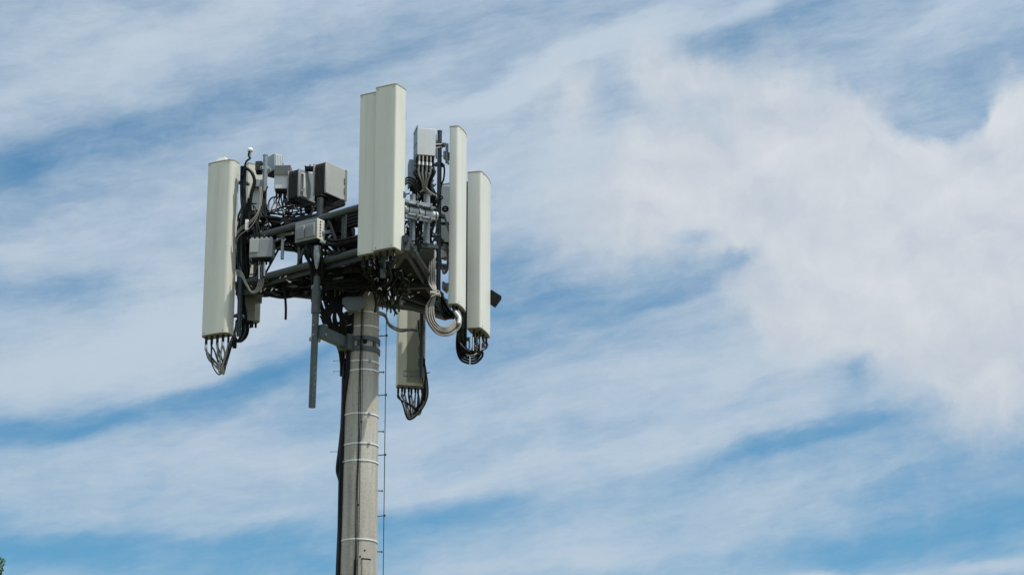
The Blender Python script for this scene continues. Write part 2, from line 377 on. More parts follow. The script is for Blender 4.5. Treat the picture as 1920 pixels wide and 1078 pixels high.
# small plugs in the concrete
for x, y in ((678, 790), (672, 946), (675, 1043), (642, 1075), (683, 1031)):
    pp = Q(x, y, -.25); a = math.degrees(math.atan2(-math.sqrt(max(.001, .25 ** 2 - (pp.x - PX) ** 2)), pp.x - PX))
    z = pp.z; v = onpole(a, z, .001)
    R = rotz(rad(a)) @ Matrix.Rotation(PI / 2, 3, 'Y')
    MB().lathe(v, [(0.001, -.01), (.012, -.01), (.012, .004), (.001, .005)], 12, R).build('plug', BLACKM, pole)

# safety climbing line with its standoffs
sl = thing('climbing_line', 'thin steel climbing line held off the right side of the concrete pole by rods', 'safety line', (onpole(-3, 3, .12)))
def lx(y): return 724.5 - (y - 590) * 6.0 / 488
pts = [Q(lx(y), y, .0) for y in (545, 700, 900, 1100)]; p3 = pts[-1].copy(); p3.z = .6; pts.append(p3)
MB().tube(pts, .0062, 8).build('steel_rope', DARK, sl)
for y in (629, 740, 852, 966, 1082, 1200):
    e = Q(lx(y) + 1, y, 0); b = onpole(-3, e.z - .015, -.02)
    o = MB().tube([b, e], .0085, 10).build('standoff_rod', MID, sl)
    MB().box(e, (.03, .035, .025)).build('clip', DARK, o)

# ------------------------------------------------------------------ platform
R_P = 1.9; ANG = (171, 291, 51)
ZD = P(603, 492, Y0 - .73).z
cor = [Vector((PX + R_P * math.cos(rad(a)), PY + R_P * math.sin(rad(a)), ZD)) for a in ANG]     # left, near, far
ctr = Vector((PX, PY, ZD))
plat = thing('antenna_platform', 'dark triangular steel platform with grating deck round the top of the concrete pole', 'platform', (PX, PY, ZD - .35))
UPZ = Vector((0, 0, 1))
for i in range(3):
    a, b = cor[i], cor[(i + 1) % 3]; d = (b - a).normalized()
    MB().tube([a - d * .02, b - d * .03], .050, 20).build('lower_rail', RAIL if i == 0 else DARK, plat)
    h = .66
    if i != 1: MB().tube([a + d * .02 + UPZ * h, b - d * .04 + UPZ * h], .050, 20).build('upper_rail', RAIL if i == 0 else DARK, plat)
    nrm = Vector((d.y, -d.x, 0))
    if nrm.dot(a - ctr) < 0: nrm = -nrm
    for f in ((.10, .37, .63, .90) if i != 1 else ()):
        p = a.lerp(b, f)
        MB().beam(p - nrm * .05, p - nrm * .05 + UPZ * h, .055, .055, nrm).build('rail_post', DARK, plat, bevel=.004)
        MB().beam(p + UPZ * .02, p + UPZ * h - nrm * .02 + d * (.3 if f < .5 else -.3), .03, .03).build('rail_brace', DARK, plat)
    # grating deck strip inside the face
    gm = MB(); ia, ib = a.lerp(ctr, .10), b.lerp(ctr, .10); L = (ib - ia).length; wid = .52
    def inset(s, w):
        q = ia + d * s - nrm * w; return q
    k = .05
    while k < L - .05:
        wmax = min(wid, (min(k, L - k)) * math.tan(rad(30)) * 1.0 + .02)
        if wmax > .05: gm.beam(inset(k, 0) - UPZ * .03, inset(k, wmax) - UPZ * .03, .006, .03)
        k += .03
    for w in [j * .065 for j in range(9)]:
        cut = w / math.tan(rad(30))
        if L - 2 * cut > .1: gm.beam(inset(cut, w) - UPZ * .03, inset(L - cut, w) - UPZ * .03, .010, .012)
    gm.build('grating', GRATE, plat)
    MB().beam(inset(wid / math.tan(rad(30)), wid + .02) - UPZ * .06, inset(L - wid / math.tan(rad(30)), wid + .02) - UPZ * .06, .04, .11).build('deck_joist', DARK, plat)
    MB().beam(inset(.08, -.03) - UPZ * .07, inset(L - .08, -.03) - UPZ * .07, .03, .09).build('edge_angle', DARK, plat)
    # radial arm to the corner
    rd = (a - ctr).normalized(); s_ = Vector((-rd.y, rd.x, 0))
    MB().beam(ctr + rd * .22 - UPZ * .15, a - UPZ * .09, .13, .17).build('radial_arm', DARK, plat, bevel=.006)
    for sg in (-1, 1):
        MB().beam(ctr + rd * .25 + s_ * sg * .22 - UPZ * .13, a - rd * .25 + s_ * sg * .10 - UPZ * .07, .05, .11).build('side_arm', DARK, plat, bevel=.004)
    MB().prism([(v.x, v.y) for v in (a + rd * .06, a - rd * .55 + s_ * .33, a - rd * .75, a - rd * .55 - s_ * .33)], ZD - .075, ZD - .06).build('corner_plate', DARK, plat)
    MB().beam(a - rd * .35 - UPZ * .02 - s_ * .28, a - rd * .35 - UPZ * .02 + s_ * .28, .05, .07).build('cross_member', DARK, plat)
for p, q, w_ in ((Q(520, 442, -.1), Q(553, 437, -.3), .04), (Q(530.5, 449, -.2), Q(529, 486, -.2), .045), (Q(604, 437, -.9), Q(624, 434, -.8), .05), (Q(603, 461, -.85), Q(621, 441, -.85), .03), (Q(516, 452, -.1), Q(534, 444, -.15), .03), (Q(600, 452, -.95), Q(617, 458, -.9), .04), (Q(612, 412, -.6), Q(612, 436, -.6), .04)):
    MB().beam(p, q, w_, w_).build('strut', GALV, plat, bevel=.004)
# hub
MB().lathe((PX, PY, ZD - .27), [(.27, 0), (.44, 0), (.44, .03), (.33, .035), (.32, .30), (.44, .31), (.44, .34), (.27, .34)], 48).build('hub', BLACKM, plat)
MB().lathe((PX, PY, ZD + .07), [(.25, 0), (.26, .45), (.22, .50), (.01, .52)], 32).build('hub_cap', BLACKM, plat)
MB().prism([(PX + r_ * math.cos(rad(a)), PY + r_ * math.sin(rad(a))) for a, r_ in zip(ANG, (.95, 1.72, 1.72))], ZD - .05, ZD - .035).build('shade_deck', BLACKM, plat)  # solid black plate added, shaped to shade the pole and darken the underside
# truss out to the right face
ta, tb = Q(716, 514, .0), Q(814, 509, .0); la, lb = Q(714, 537, .0), Q(812, 534, .0)
MB().beam(ta, tb, .05, .06).build('truss_chord', DARK, plat); MB().beam(la, lb, .06, .10).build('truss_chord', DARK, plat)
for f, g_ in ((.08, .08), (.3, .42), (.55, .55), (.62, .8), (.96, .96)):
    MB().beam(ta.lerp(tb, f), la.lerp(lb, g_), .03, .03).build('truss_web', GALV if f == .55 else DARK, plat)
gp_ = [Q(748, 508, -.1), Q(812, 505, -.06), Q(813, 466, -.35), Q(786, 466, -.6), Q(764, 478, -.7)]
MB().rings([gp_, [p + Vector((.01, .03, .0)) for p in gp_]]).build('gusset_plate', MID, plat)
MB().beam(Q(760, 492, -.85), Q(800, 458, -.75), .04, .05).build('gusset_brace', DARK, plat)
MB().beam(Q(786, 462, -.95), Q(818, 464, -.75), .10, .05).build('pipe_shelf', DARK, plat)
# hexagonal inner frame of angles
hx = MB()
for i in range(6):
    a0, a1 = rad(21 + 60 * i), rad(81 + 60 * i)
    hx.beam(ctr + Vector((math.cos(a0), math.sin(a0), 0)) * .72 - UPZ * .1, ctr + Vector((math.cos(a1), math.sin(a1), 0)) * .72 - UPZ * .1, .05, .08)
hx.build('inner_frame', DARK, plat)

# ------------------------------------------------------------------ mounting pipes
def pipe(top, bot, r, m, label, clamps=(), name='mounting_pipe', group='mounting pipes on the platform'):
    t = thing(name, label, 'pipe', bot, group)
    MB().tube([bot, top], r, 20).build('tube', m, t)
    mm = MB().lathe(top, [(0.001, .004), (r + .003, .002), (r + .003, -.02), (r * .7, -.021)], 20); mm.build('end_cap', m, t)
    for f in clamps:
        c = Vector(bot).lerp(Vector(top), f)
        k = MB(); k.box(c, (r * 2 + .05, .04, .055), rotz(.4)); k.box(c + Vector((0, .03, 0)), (.17, .014, .05), rotz(.4))
        o = k.build('clamp', GALV if m is not DARK else DARK, t, bevel=.005)
        b = MB()
        for sx_ in (-1, 1):
            q = c + rotz(.4) @ Vector((sx_ * .065, 0, 0)); b.tube([q + Vector((0, -.06, 0)), q + Vector((0, .09, 0))], .007, 8)
        b.build('clamp_bolt', BRIGHT, o)
    return t
def vert(px, py, dy, py2):                                      # a plumb line: top at (px,py), bottom at row py2
    a = Q(px, py, dy); b = a.copy(); b.z = Q(px, py2, dy).z; return a, b
a, b = vert(498, 291, .20, 545); pipe(a, b, .036, GALV, 'pale galvanised pipe standing left, between the left antennas and the small white radio', (.9, .55))
a, b = vert(774, 366, -1.15, 452); pipe(a, b, .040, GALV, 'short galvanised pipe just right of the tall central antennas', (.5,))
a, b = vert(800.5, 360, -.95, 457); pipe(a, b, .047, GALV, 'thicker short galvanised pipe below the grey cable fan', (.5,))
a, b = vert(824.5, 246, -.05, 566); pipe(a, b, .034, DARK, 'long dark pipe rising left of the narrow right antenna', (.92, .8, .5, .36, .05))
a, b = vert(871, 342, 1.30, 668); pipe(a, b, .05, DARK, 'dark pipe in the gap between the two right antennas', (.8, .45, .1))
a, b = Q(594.5, 520, -.75), Q(585, 764, -.62); lp = pipe(a, b, .050, MID, 'long grey green pipe hanging left of the concrete pole below the platform', (.92, .52), name='hanging_pipe', group=None)
MB().tube([b.lerp(a, .72), b.lerp(a, .92)], .066, 20).build('sleeve', MID, lp)
MB().tube([a, Q(600.5, 372, -.72)], .046, 20).build('upper_tube', DARK, lp)
MB().lathe(Q(594, 497, -.88), [(.012, -.06), (.03, .0), (.055, .16), (.05, .28), (.02, .3)], 20).build('cone_bracket', GALV, lp)
a, b = vert(458, 322, .15, 630); pipe(a, b, .034, DARK, 'dark pipe close behind the wide left antenna', (.93, .62, .12))
a, b = vert(722, 262, -1.55, 520); pipe(a, b, .04, MID, 'grey pipe behind the twin central antennas', (.8, .5))
a, b = vert(792, 470, 1.45, 708); pipe(a, b, .028, DARK, 'dark thin pipe on the camera side of the low rear antenna', (.8,))
# arm from the pole collar to the hanging pipe
arm = MB(); pa = Q(600, 640, -.68); pb = onpole(222, (zc1 + zc2) / 2, .0); pb.z = (zc1 + zc2) / 2
pa.z = pb.z + .03
arm.beam(pa, pb, .10, .17); armo = arm.build('pipe_arm', MID, pole, bevel=.008)
am2 = MB(); dd = (pb - pa).normalized(); am2.beam(pa - dd * .03, pa + dd * .05, .20, .20); am2.beam(pb - dd * .14, pb + dd * .02, .2, .23)
am2.build('flange', MID, armo, bevel=.006)
am2 = MB()
for zz in (-.07, .07):
    for k in (-1, 1): am2.tube([pa + Vector((.09 * k, -.11, zz)), pa + Vector((.09 * k, .11, zz))], .009, 8)
am2.build('u_bolt', BRIGHT, armo)
# bright crossbar with saddles
cb = thing('crossbar', 'bright galvanised crossbar with saddle plates clamping the two short pipes', 'bracket', Q(790, 400, -1.2))
c0, c1 = Q(756, 393, -1.33), Q(818, 406, -1.02)
MB().tube([c0, c1], .066, 24).build('bar', BRIGHT, cb)
for px, dy in ((774, -1.2), (800, -1.07)):
    for py, off in ((388, .085), (413, -.085)):
        c = c0.lerp(c1, (px - 756) / 62) + Vector((0, -.03, off))
        s = MB(); s.box(c, (.21, .15, .022), rotz(.5)); s.box(c + Vector((-.02, -.06, .03 * (1 if off > 0 else -1))), (.19, .014, .05), rotz(.5))
        so_ = s.build('saddle', GALV, cb, bevel=.004)
        s = MB()
        for kx in (-.07, .07): s.tube([c + Vector((kx, -.06, -.04)), c + Vector((kx, -.06, .05))], .012, 6)
        s.build('nut', GALV, so_)
for f in (.12, .42, .60, .93):
    c = c0.lerp(c1, f); d = (c1 - c0).normalized()
    MB().tube([c - d * .008, c + d * .008], .070, 24).build('u_bolt', DARK, cb)

# ------------------------------------------------------------------ panel antennas
def radome_profile(w, d, rc, bulge):
    pts = []; fw = w / 2 - rc
    for i in range(13):                                           # front, gently bowed
        x = -fw + 2 * fw * i / 12; pts.append((x, -d / 2 - bulge * (1 - (x / (w / 2)) ** 2)))
    yb = pts[-1][1]
    for i in range(1, 8):
        a = -PI / 2 + (PI / 2) * i / 7; pts.append((fw + rc * math.cos(a), yb + rc + rc * math.sin(a)))
    rb = .012
    for i in range(4):
        a = (PI / 2) * i / 3; pts.append((w / 2 - rb + rb * math.cos(a), d / 2 - rb + rb * math.sin(a)))
    for i in range(4):
        a = PI / 2 + (PI / 2) * i / 3; pts.append((-w / 2 + rb + rb * math.cos(a), d / 2 - rb + rb * math.sin(a)))
    for i in range(1, 8)[::-1]:
        a = -PI / 2 + (PI / 2) * i / 7; pts.append((-fw - rc * math.cos(a), yb + rc + rc * math.sin(a)))
    return pts
def panel(label, base, h, w, d, face_deg, m=None, rc=.045, bulge=.012, ports=8, port_len=.13, tilt=0, lip=True, low=True):
    """base: centre of the underside; face_deg: world heading of the front"""
    m = m or RADOME
    t = thing('panel_antenna', label, 'antenna', base, 'long panel antennas on the platform')
    R = rotz(rad(face_deg + 90)) @ Matrix.Rotation(rad(tilt), 3, 'X')
    pf = radome_profile(w, d, rc, bulge)
    def ring(z, s=0): return [Vector(base) + R @ Vector((x * (1 + s / w * 2), y * (1 + s / d * 2), z)) for x, y in pf]
    MB().rings([ring(.0 + h * k / 6) for k in range(7)]).build('radome', m, t)
    c = MB().rings([ring(h - .012, .0025), ring(h + .006, .003), ring(h + .016, -.012), ring(h + .02, -.03)])
    c.build('top_cap', CAPM if lip else m, t)
    c = MB().rings([ring(-.001, -.003), ring(-.014, -.004), ring(-.018, -.012)]); c.build('base_cap', BASE, t)
    rs = random.Random(int(abs(base[0]) * 1000))
    for k in range(4):
        sx_ = 1 if k % 2 else -1; x = sx_ * w * .36; z = h * (.012 if k < 2 else .985)
        c = Vector(base) + R @ Vector((x, -d / 2 - bulge * (1 - (2 * x / w) ** 2) - .001, z)); MB().lathe(c, [(.001, -.004), (.009, -.004), (.009, .003), (.001, .004)], 10, R @ Matrix.Rotation(PI / 2, 3, 'X')).build('cap_screw', GALV, t)
    locs = []
    for k in range(ports):
        x = -w / 2 + w * (k + .7) / (ports + .4); yy = (-.28 if k % 2 else .05) * d
        a = Vector(base) + R @ Vector((x, yy, -.01)); b = Vector(base) + R @ Vector((x, yy, -port_len))
        MB().tube([a, a.lerp(b, .25), a.lerp(b, .26), b], .017, 10).build('port', BLACK, t)
        locs.append(b)
    for z in ((h * .12, h * .86) if low else (h * .8,)):
        bk = MB(); c0_ = Vector(base) + R @ Vector((0, d / 2 + .05, z)); bk.box(c0_, (.12, .12, .09), R)
        bk.box(Vector(base) + R @ Vector((0, d / 2 + .12, z)), (.2, .03, .12), R)
        bk.build('bracket', GALV, t, bevel=.004)
    return t, locs, R
def near_corner(px, pytop, pybot, dy, w, d, face, side):
    """near corner at the pixel; side=+1 if the corner is the panel's local +x front corner"""
    b = Q(px, pybot, dy); top = Q(px, pytop, dy); R = rotz(rad(face + 90))
    return b - R @ Vector((side * w / 2, -d / 2, 0)), top.z - b.z
w, d = .455, .187
bs, h = near_corner(425, 299, 622, .0, w, d, 243, 1)
pL, locL, RL = panel('wide cream panel antenna, leftmost on the tower, black and grey cables dangling from its base', bs, h, w, d, 243, rc=.07, bulge=.022, ports=9)
# small raised lug on its top
MB().rings([[bs + RL @ Vector((x, y, h + .012)) for x, y in ((-.14, -.05), (.10, -.06), (.10, .05), (-.14, .06))],
            [bs + RL @ Vector((x, y, h + .10)) for x, y in ((-.07, -.02), (.03, -.02), (.03, .03), (-.07, .03))]]).build('lug', RADOME, pL)
w, d = .355, .266
bs, h = near_corner(739.3, 157, 462.5, -1.95, w, d, 241, 1)
pC1, locC1, RC = panel('tall cream panel antenna with sunlit right side, right one of the central pair', bs, h, w, d, 241, rc=.03, bulge=.006, ports=6, port_len=.10)
w2, d2 = .295, .20
b2 = bs + rotz(rad(331)) @ Vector((-(w + w2) / 2 - .008, .035, 0)) + Vector((0, 0, .0))
pC2, locC2, _ = panel('tall cream panel antenna, left one of the central pair, lower at the top', b2, h - .03, w2, d2, 241, rc=.03, bulge=.006, ports=5, port_len=.10)
w, d = .44, .135
bs, h = near_corner(857, 236, 568, -.25, w, d, 344, -1)
pR1, locR1, _ = panel('narrow cream panel antenna right of the dark pipe, thick grey cable loop below', bs, h, w, d, 344, RADOME2, rc=.04, bulge=.022, ports=6, port_len=.07)
w, d = .55, .215
bs, h = near_corner(901, 321, 613, 1.0, w, d, 345, -1)
pR2, locR2, _ = panel('cream panel antenna, rightmost on the tower, black cable loop under its base', bs, h, w, d, 345, RADOME2, rc=.035, bulge=.022, ports=6, port_len=.11)
# rear antennas, seen from behind
bb = Q(769.5, 725, 1.95); hh = Q(771, 430, 1.95).z - bb.z
pB, locB, _ = panel('cream panel antenna hanging low behind the pole, seen from behind with a loop of cables', bb, hh, .43, .16, 103, RADOME, rc=.03, ports=8, port_len=.09, low=False)
k = MB(); c = bb + Vector((.02, -.10, .16)); k.box(c + Vector((0, 0, .06)), (.24, .012, .015)); k.box(c - Vector((0, 0, .02)), (.24, .012, .015)); k.box(c + Vector((-.12, 0, .02)), (.015, .012, .1)); k.box(c + Vector((.0, 0, .02)), (.015, .012, .1)); k.box(c + Vector((.12, 0, .02)), (.03, .05, .14))
k.build('handle', GALV, pB, bevel=.002)
MB().rings([[bb + Vector((x, -.075 - y * .02, z)) for x, z in ((-.15, .05), (.15, .05), (.15, hh - .05), (-.15, hh - .05))] for y in (0, 1)]).build('back_plate', BACKM, pB)
MB().box(bb + Vector((.195, -.03, hh / 2)), (.035, .15, hh * .98)).build('side_lip', COMB, pB, bevel=.004)
bb = Q(466, 602, .75); hh = Q(466, 311, .75).z - bb.z
pBL, locBL, _ = panel('cream panel antenna half hidden behind the wide left antenna', bb + Vector((.02, 0, 0)), hh, .27, .14, 118, RADOME, rc=.03, ports=4, port_len=.09)
bb = Q(840, 590, 1.0); hh = Q(840, 346, 1.0).z - bb.z
pBR, _, _ = panel('pale panel antenna mostly hidden behind the narrow right antenna', bb + Vector((.02, 0, .9)), hh - .9, .26, .12, 60, RADOME2, rc=.03, ports=0)

# ------------------------------------------------------------------ radio units
def radio(label, base_c, w, d, h, face_deg, m_front, m_side, fins='side', name='radio_unit', ports=5, top_fins=0, visor=False):
    """base_c: centre of the underside"""
    t = thing(name, label, 'radio unit', base_c, 'radio units on the platform')
    R = rotz(rad(face_deg + 90)); B = Vector(base_c)
    MB().box(B + Vector((0, 0, h / 2)), (w * .94, d * .8, h * .96), R).build('housing', m_side, t, bevel=.006)
    MB().box(B + R @ Vector((0, -d * .42, h / 2)), (w, d * .12, h), R).build('front_cover', m_front, t, bevel=.01)
    f = MB(); n = max(5, int(w / .028))
    if fins == 'back':
        for i in range(n): f.box(B + R @ Vector((-w * .44 + w * .88 * i / (n - 1), d * .47, h / 2)), (.006, d * .18, h * .92), R)
    else:
        n = max(5, int(d / .03))
        for sx_ in (-1, 1):
            f = MB(); f.box(B + R @ Vector((sx_ * w * .47, 0, h / 2)), (w * .02, d * .7, h * .9), R)
            for i in range(n): f.box(B + R @ Vector((sx_ * w * .485, -d * .3 + d * .7 * i / (n - 1), h / 2)), (w * .05, .007, h * .9), R)
            if sx_ < 0: f.build('fins', RADIOD if m_side is RADIOD else m_side, t)
    f.build('fins', RADIOD if m_side is RADIOD else m_side, t)
    rim = MB()
    rim.box(B + R @ Vector((-w * .49, d * .42, h / 2)), (w * .07, d * .08, h * 1.01), R)
    rim.build('edge_rail', m_front, t, bevel=.003)
    MB().box(B + R @ Vector((0, 0, .004 - .022)), (w * .8, d * .66, .04), R).build('underside', BLACKM, t)
    pts = []
    for k in range(ports):
        a = B + R @ Vector((-w * .36 + w * .72 * k / max(1, ports - 1), (.12 if k % 2 else -.12) * d, 0.0))
        MB().tube([a + Vector((0, 0, .004)), a - Vector((0, 0, .09))], .015, 8).build('port', BLACK, t); pts.append(a - Vector((0, 0, .09)))
    MB().box(B + R @ Vector((0, d * .52 + .02, h * .5)), (w * .4, .05, h * .3), R).build('mount', DARK, t, bevel=.004)
    return t, pts, R
# small white radio with a finned top
b = Q(530, 369, .15); b.z = Q(530, 357, .15).z; h = Q(530, 314, .15).z - b.z
r1, pr1, R1 = radio('small radio with white front plate and finned grey green top, left group', b, .245, .16, h, 268, RADIOL, OLIVE, ports=6)
f = MB(); hp = h * .42
for i in range(9): f.box(b + R1 @ Vector((0, -.095, h - .012 - hp * i / 9)), (.24, .02, .006), R1)
f.box(b + R1 @ Vector((0, -.084, h - hp / 2)), (.245, .015, hp), R1); f.build('top_grille', COMB, r1)
# blue grey box behind the pale pipe
b = Q(514, 325, .55); r_, _, _ = radio('pale blue grey radio tilted behind the top of the left pipe', b, .26, .16, .27, 215, RADIOB, RADIOL, ports=0)
b = Q(486, 322, .30); r_, _, _ = radio('small dark box left of the top of the pale pipe', b, .10, .12, .15, 260, RADIOD, RADIOD, name='junction_box', ports=0)
# open-faced dark radio
nb = Q(560, 369, -.10); h = Q(560, 315, -.10).z - nb.z
Rr = rotz(rad(-38 + 90)); w, d = .36, .24
r2, pr2, R2 = radio('grey radio with dark finned end, middle of the upper left row, white handles', nb - Rr @ Vector((-w / 2, -d / 2, 0)), w, d, h, -38, COMB, RADIOD, ports=4)
hd = MB(); B = nb - Rr @ Vector((-w / 2, -d / 2, 0))
hd.tube([B + R2 @ Vector((-.12, -d / 2 - .0, h * .85)), B + R2 @ Vector((-.12, -d / 2 - .05, h * .8)), B + R2 @ Vector((-.12, -d / 2 - .05, h * .3)), B + R2 @ Vector((-.12, -d / 2, h * .22))], .011, 8)
hd.build('handle', WHITE, r2)
hd = MB(); hd.box(B + R2 @ Vector((-.06, -d / 2 - .012, h * .5)), (.09, .016, h * .9), R2); hd.build('side_strip', RADIO, r2, bevel=.003)
# largest radio
nb = Q(611, 361, -.45); h = Q(611, 304, -.45).z - nb.z + .02
w, d = .50, .25; Rr = rotz(rad(-35 + 90)); B = nb - Rr @ Vector((-w / 2, -d / 2, 0))
r3, pr3, R3 = radio('large grey radio with dark finned end, left of the central antennas', B, w, d, h, -35, RADIO, RADIOD, ports=4)
for zz in (.62, .32): MB().box(B + R3 @ Vector((w * .36, -d / 2 - .004, h * zz)), (.02, .014, h * .16), R3).build('slot', OLIVE, r3)
MB().box(B + R3 @ Vector((w * .43, -d * .40, h / 2)), (w * .10, d * .2, h * .99), R3).build('corner_trim', OLIVE, r3, bevel=.004)
MB().tube(cr([B + R3 @ Vector((-.28, -.05, -.06)) + Vector((.07 * math.cos(a), .07 * math.sin(a), 0)) for a in [2 * PI * k / 10 for k in range(11)]], 3), .012, 8).build('cable_eye', BLACK, r3)
# small grey box lower left
b = Q(491, 485, -.10); h = Q(491, 450, -.10).z - b.z
r4, pr4, R4 = radio('small grey combiner box with jagged top, low on the left by the wide antenna', b, .35, .16, h, 262, COMB, COMB, name='combiner_box', ports=5)
s = MB(); s.box(b + R4 @ Vector((-.10, -.09, h * .6)), (.13, .014, h * .7), R4); s.build('lid', RADIO, r4, bevel=.004)
s = MB()
for k in range(5): s.box(b + R4 @ Vector((-.14 + .07 * k, -.02, h + .012)), (.035, .08, .03), R4)
s.build('top_tab', COMB, r4, bevel=.004)
# twin filter box with ribs
nb = Q(594, 446, -1.0); h = Q(594, 409, -1.0).z - nb.z; w, d = .40, .17; Rr = rotz(rad(237 + 90)); B = nb - Rr @ Vector((w / 2, -d / 2, 0))
flt = thing('filter_unit', 'grey twin filter box with two ribbed lids and a slotted side coloured pale as if sunlit', 'filter', B, None)
MB().box(B + Vector((0, 0, h / 2)), (w * .98, d, h), Rr).build('body', COMB, flt, bevel=.008)
for k in (-1, 1):
    l = MB(); l.box(B + Rr @ Vector((k * w * .225, -d / 2 - .012, h * .44)), (w * .40, .03, h * .66), Rr); lid = l.build('lid', COMB, flt, bevel=.008)
    l = MB()
    for i in range(6): l.box(B + Rr @ Vector((k * w * .225 + w * .33 * (i / 5 - .5), -d / 2 - .028, h * .44)), (.007, .012, h * .6), Rr)
    l.build('rib', COMB, lid)
s = MB(); s.box(B + Rr @ Vector((w / 2 + .002, 0, h * .5)), (.012, d * 1.02, h * 1.02), Rr); s.build('lit_side_plate', RADOME2, flt, bevel=.003)  # sunlight on this side put into the pale colour, shade into the body grey
s = MB()
for i in range(6): s.box(B + Rr @ Vector((w / 2 + .009, -.02, h * (.14 + .145 * i))), (.006, .03, .018), Rr @ Matrix.Rotation(.5, 3, 'X'))
s.build('slot', BLACKM, flt)
s = MB(); s.box(B + Vector((0, 0, -.02)), (w * .9, d * .8, .05), Rr)
for i in range(5): s.tube([B + Rr @ Vector((-.15 + .07 * i, 0, -.02)), B + Rr @ Vector((-.15 + .07 * i, 0, -.10))], .014, 8)
s.build('connector_row', BLACKM, flt)
# upper right radio
nb = Q(782, 290, -1.0); h = Q(782, 240, -1.0).z - nb.z; w, d = .27, .30; fa = 281; Rr = rotz(rad(fa + 90)); B = nb - Rr @ Vector((-w / 2, -d / 2, 0))
r6 = thing('radio_unit', 'white box radio, its louvred left side coloured grey for shade, high up right of the central antennas', 'radio unit', B, 'radio units on the platform')
MB().box(B + Vector((0, 0, h / 2)), (w, d, h), Rr).build('housing', RADIOL, r6, bevel=.006)
l = MB()
for i in range(2):
    for j in range(2): l.box(B + Rr @ Vector((-w / 2 - .004, -d * .25 + d * .5 * i, h * (.22 if j == 0 else .68))), (.014, d * .42, h * (.36 if j == 0 else .48)), Rr)
l.build('shade_louvre', RADIOB, r6, bevel=.003)  # shade on the left side put into this blue grey
MB().box(B + Rr @ Vector((-w / 2, -.0, h + .015)), (.02, d * 1.05, .04), Rr).build('side_flange', RADIOB, r6)
l = MB(); l.box(B + Vector((0, 0, -.03)), (w * .9, d * .8, .06), Rr)
l.build('connector_plate', BLACKM, r6)
pr6 = []
for k in range(9):
    a = B + Rr @ Vector((-w * .42 + w * .84 * k / 8, -d * .25 + .08 * (k % 2), -.05)); e = a - Vector((0, 0, .10))
    MB().tube([a, e], .013, 8).build('port', BLACK, r6); pr6.append(e)
b = Q(781, 352, -.7); r7, _, _ = radio('dark blue grey box behind the fan of grey cables', b, .24, .2, .40, 275, RADIOB, RADIOB, ports=0)
b = Q(836, 420, .45); r8, _, _ = radio('blue grey box between the dark mast pipe and the narrow right antenna', b, .16, .15, .58, 270, RADIOB, RADIOB, ports=0)
b = Q(834, 456, .3); r9, _, _ = radio('cream small box tucked behind the narrow right antenna', b, .15, .12, .26, 275, RADOME2, RADOME2, ports=0)
# low dark box at far left rear under the platform
b = Q(466, 603, .45); r10, pr10, _ = radio('slim olive grey box below the platform, right of the wide left antenna', b, .16, .14, .42, 285, OLIVE, OLIVE, ports=3)
# dark wedge poking out right of the rightmost antenna
wd = MB(); c = Q(925, 560, 1.6); Rw = Matrix.Rotation(rad(34), 3, 'Y')
wd.box(c, (.19, .16, .17), Rw); o = wd.build('sensor_box', BLACKM, None, bevel=.006, loc=c); tag(o, 'small dark tilted box poking out right of the rightmost antenna', 'sensor')
# satellite timing dome
gd = Q(468.5, 297, -.02)
gp = thing('gps_antenna', 'tiny white mushroom dome on a black stem above the left antennas', 'antenna', Q(463, 320, 0))
MB().tube([Q(468.5, 296, 0), Q(468.8, 284, 0)], .020, 12).build('stem', BRIGHT, gp)
MB().lathe(Q(469.3, 282.5, 0), [(.01, -.02), (.040, -.016), (.045, 0), (.042, .02), (.030, .036), (.014, .043), (.001, .045)], 24).build('dome', WHITE, gp)
MB().tube(cr([Q(467.5, 284, -.02), Q(466, 292, -.02), Q(469, 297, -.02), Q(462, 303, -.02), Q(458, 315, .0), Q(456, 330, 0)]), .014, 10).build('feed_cable', BLACK, gp)
# white rounded junction cover under the hub
jc = Q(663, 570, -.42)
pr = [(-.165, .085), (-.10, .105), (.12, .115), (.165, .09), (.165, .0), (.06, -.105), (-.07, -.115), (-.165, .0)]
m = MB(); m.rings([[jc + Vector((x * s_, y, z * s_)) for x, z in pr] for y, s_ in ((-.05, .86), (-.03, 1), (.09, 1), (.10, .9))])
o = m.build('junction_cover', COVER, None, bevel=.01, loc=jc); tag(o, 'smooth pale blue grey cover with clipped lower corners, under the hub left of the pole', 'cover')
k = Q(640, 549, -.36); m = MB(); m.box(k, (.06, .06, .18)); o = m.build('tan_bracket', WOOD, None, bevel=.004, loc=k); tag(o, 'small tan block beside the pale cover under the hub', 'bracket')
k = Q(627, 551, -.25); m = MB(); m.box(k, (.08, .08, .09)); m.box(k + Vector((0, 0, .06)), (.1, .1, .02)); m.box(k + Vector((0, -.045, -.01)), (.06, .015, .05)); o = m.build('terminal_box', RADIOB, None, bevel=.004, loc=k); tag(o, 'little blue grey terminal box left of the tan block under the hub', 'box')
k = onpole(214, Q(655, 608, -.2).z, .03); tr = thing('conduit_channel', 'grey vertical channel fixed to the upper left of the pole above the collar', 'conduit', k)
MB().box(k, (.07, .07, .40), rotz(rad(214))).build('channel', MID, tr, bevel=.005)
MB().box(onpole(232, k.z + .02, .03), (.05, .085, .30), rotz(rad(232))).build('black_cover', BLACKM, tr, bevel=.004)
b_ = MB()
for zz in (.14, -.02): b_.box(onpole(232, k.z + zz, .058), (.006, .088, .008), rotz(rad(232)))
b_.build('band', STRAP, tr)

# ------------------------------------------------------------------ cables
rnd = random.Random(7)
def bundle(name, label, cat, base, group='cable bundles on the platform'): return thing(name, label, cat, base, group)
def J(p, s): return Vector(p) + Vector((rnd.uniform(-s, s), rnd.uniform(-s, s), rnd.uniform(-s, s)))
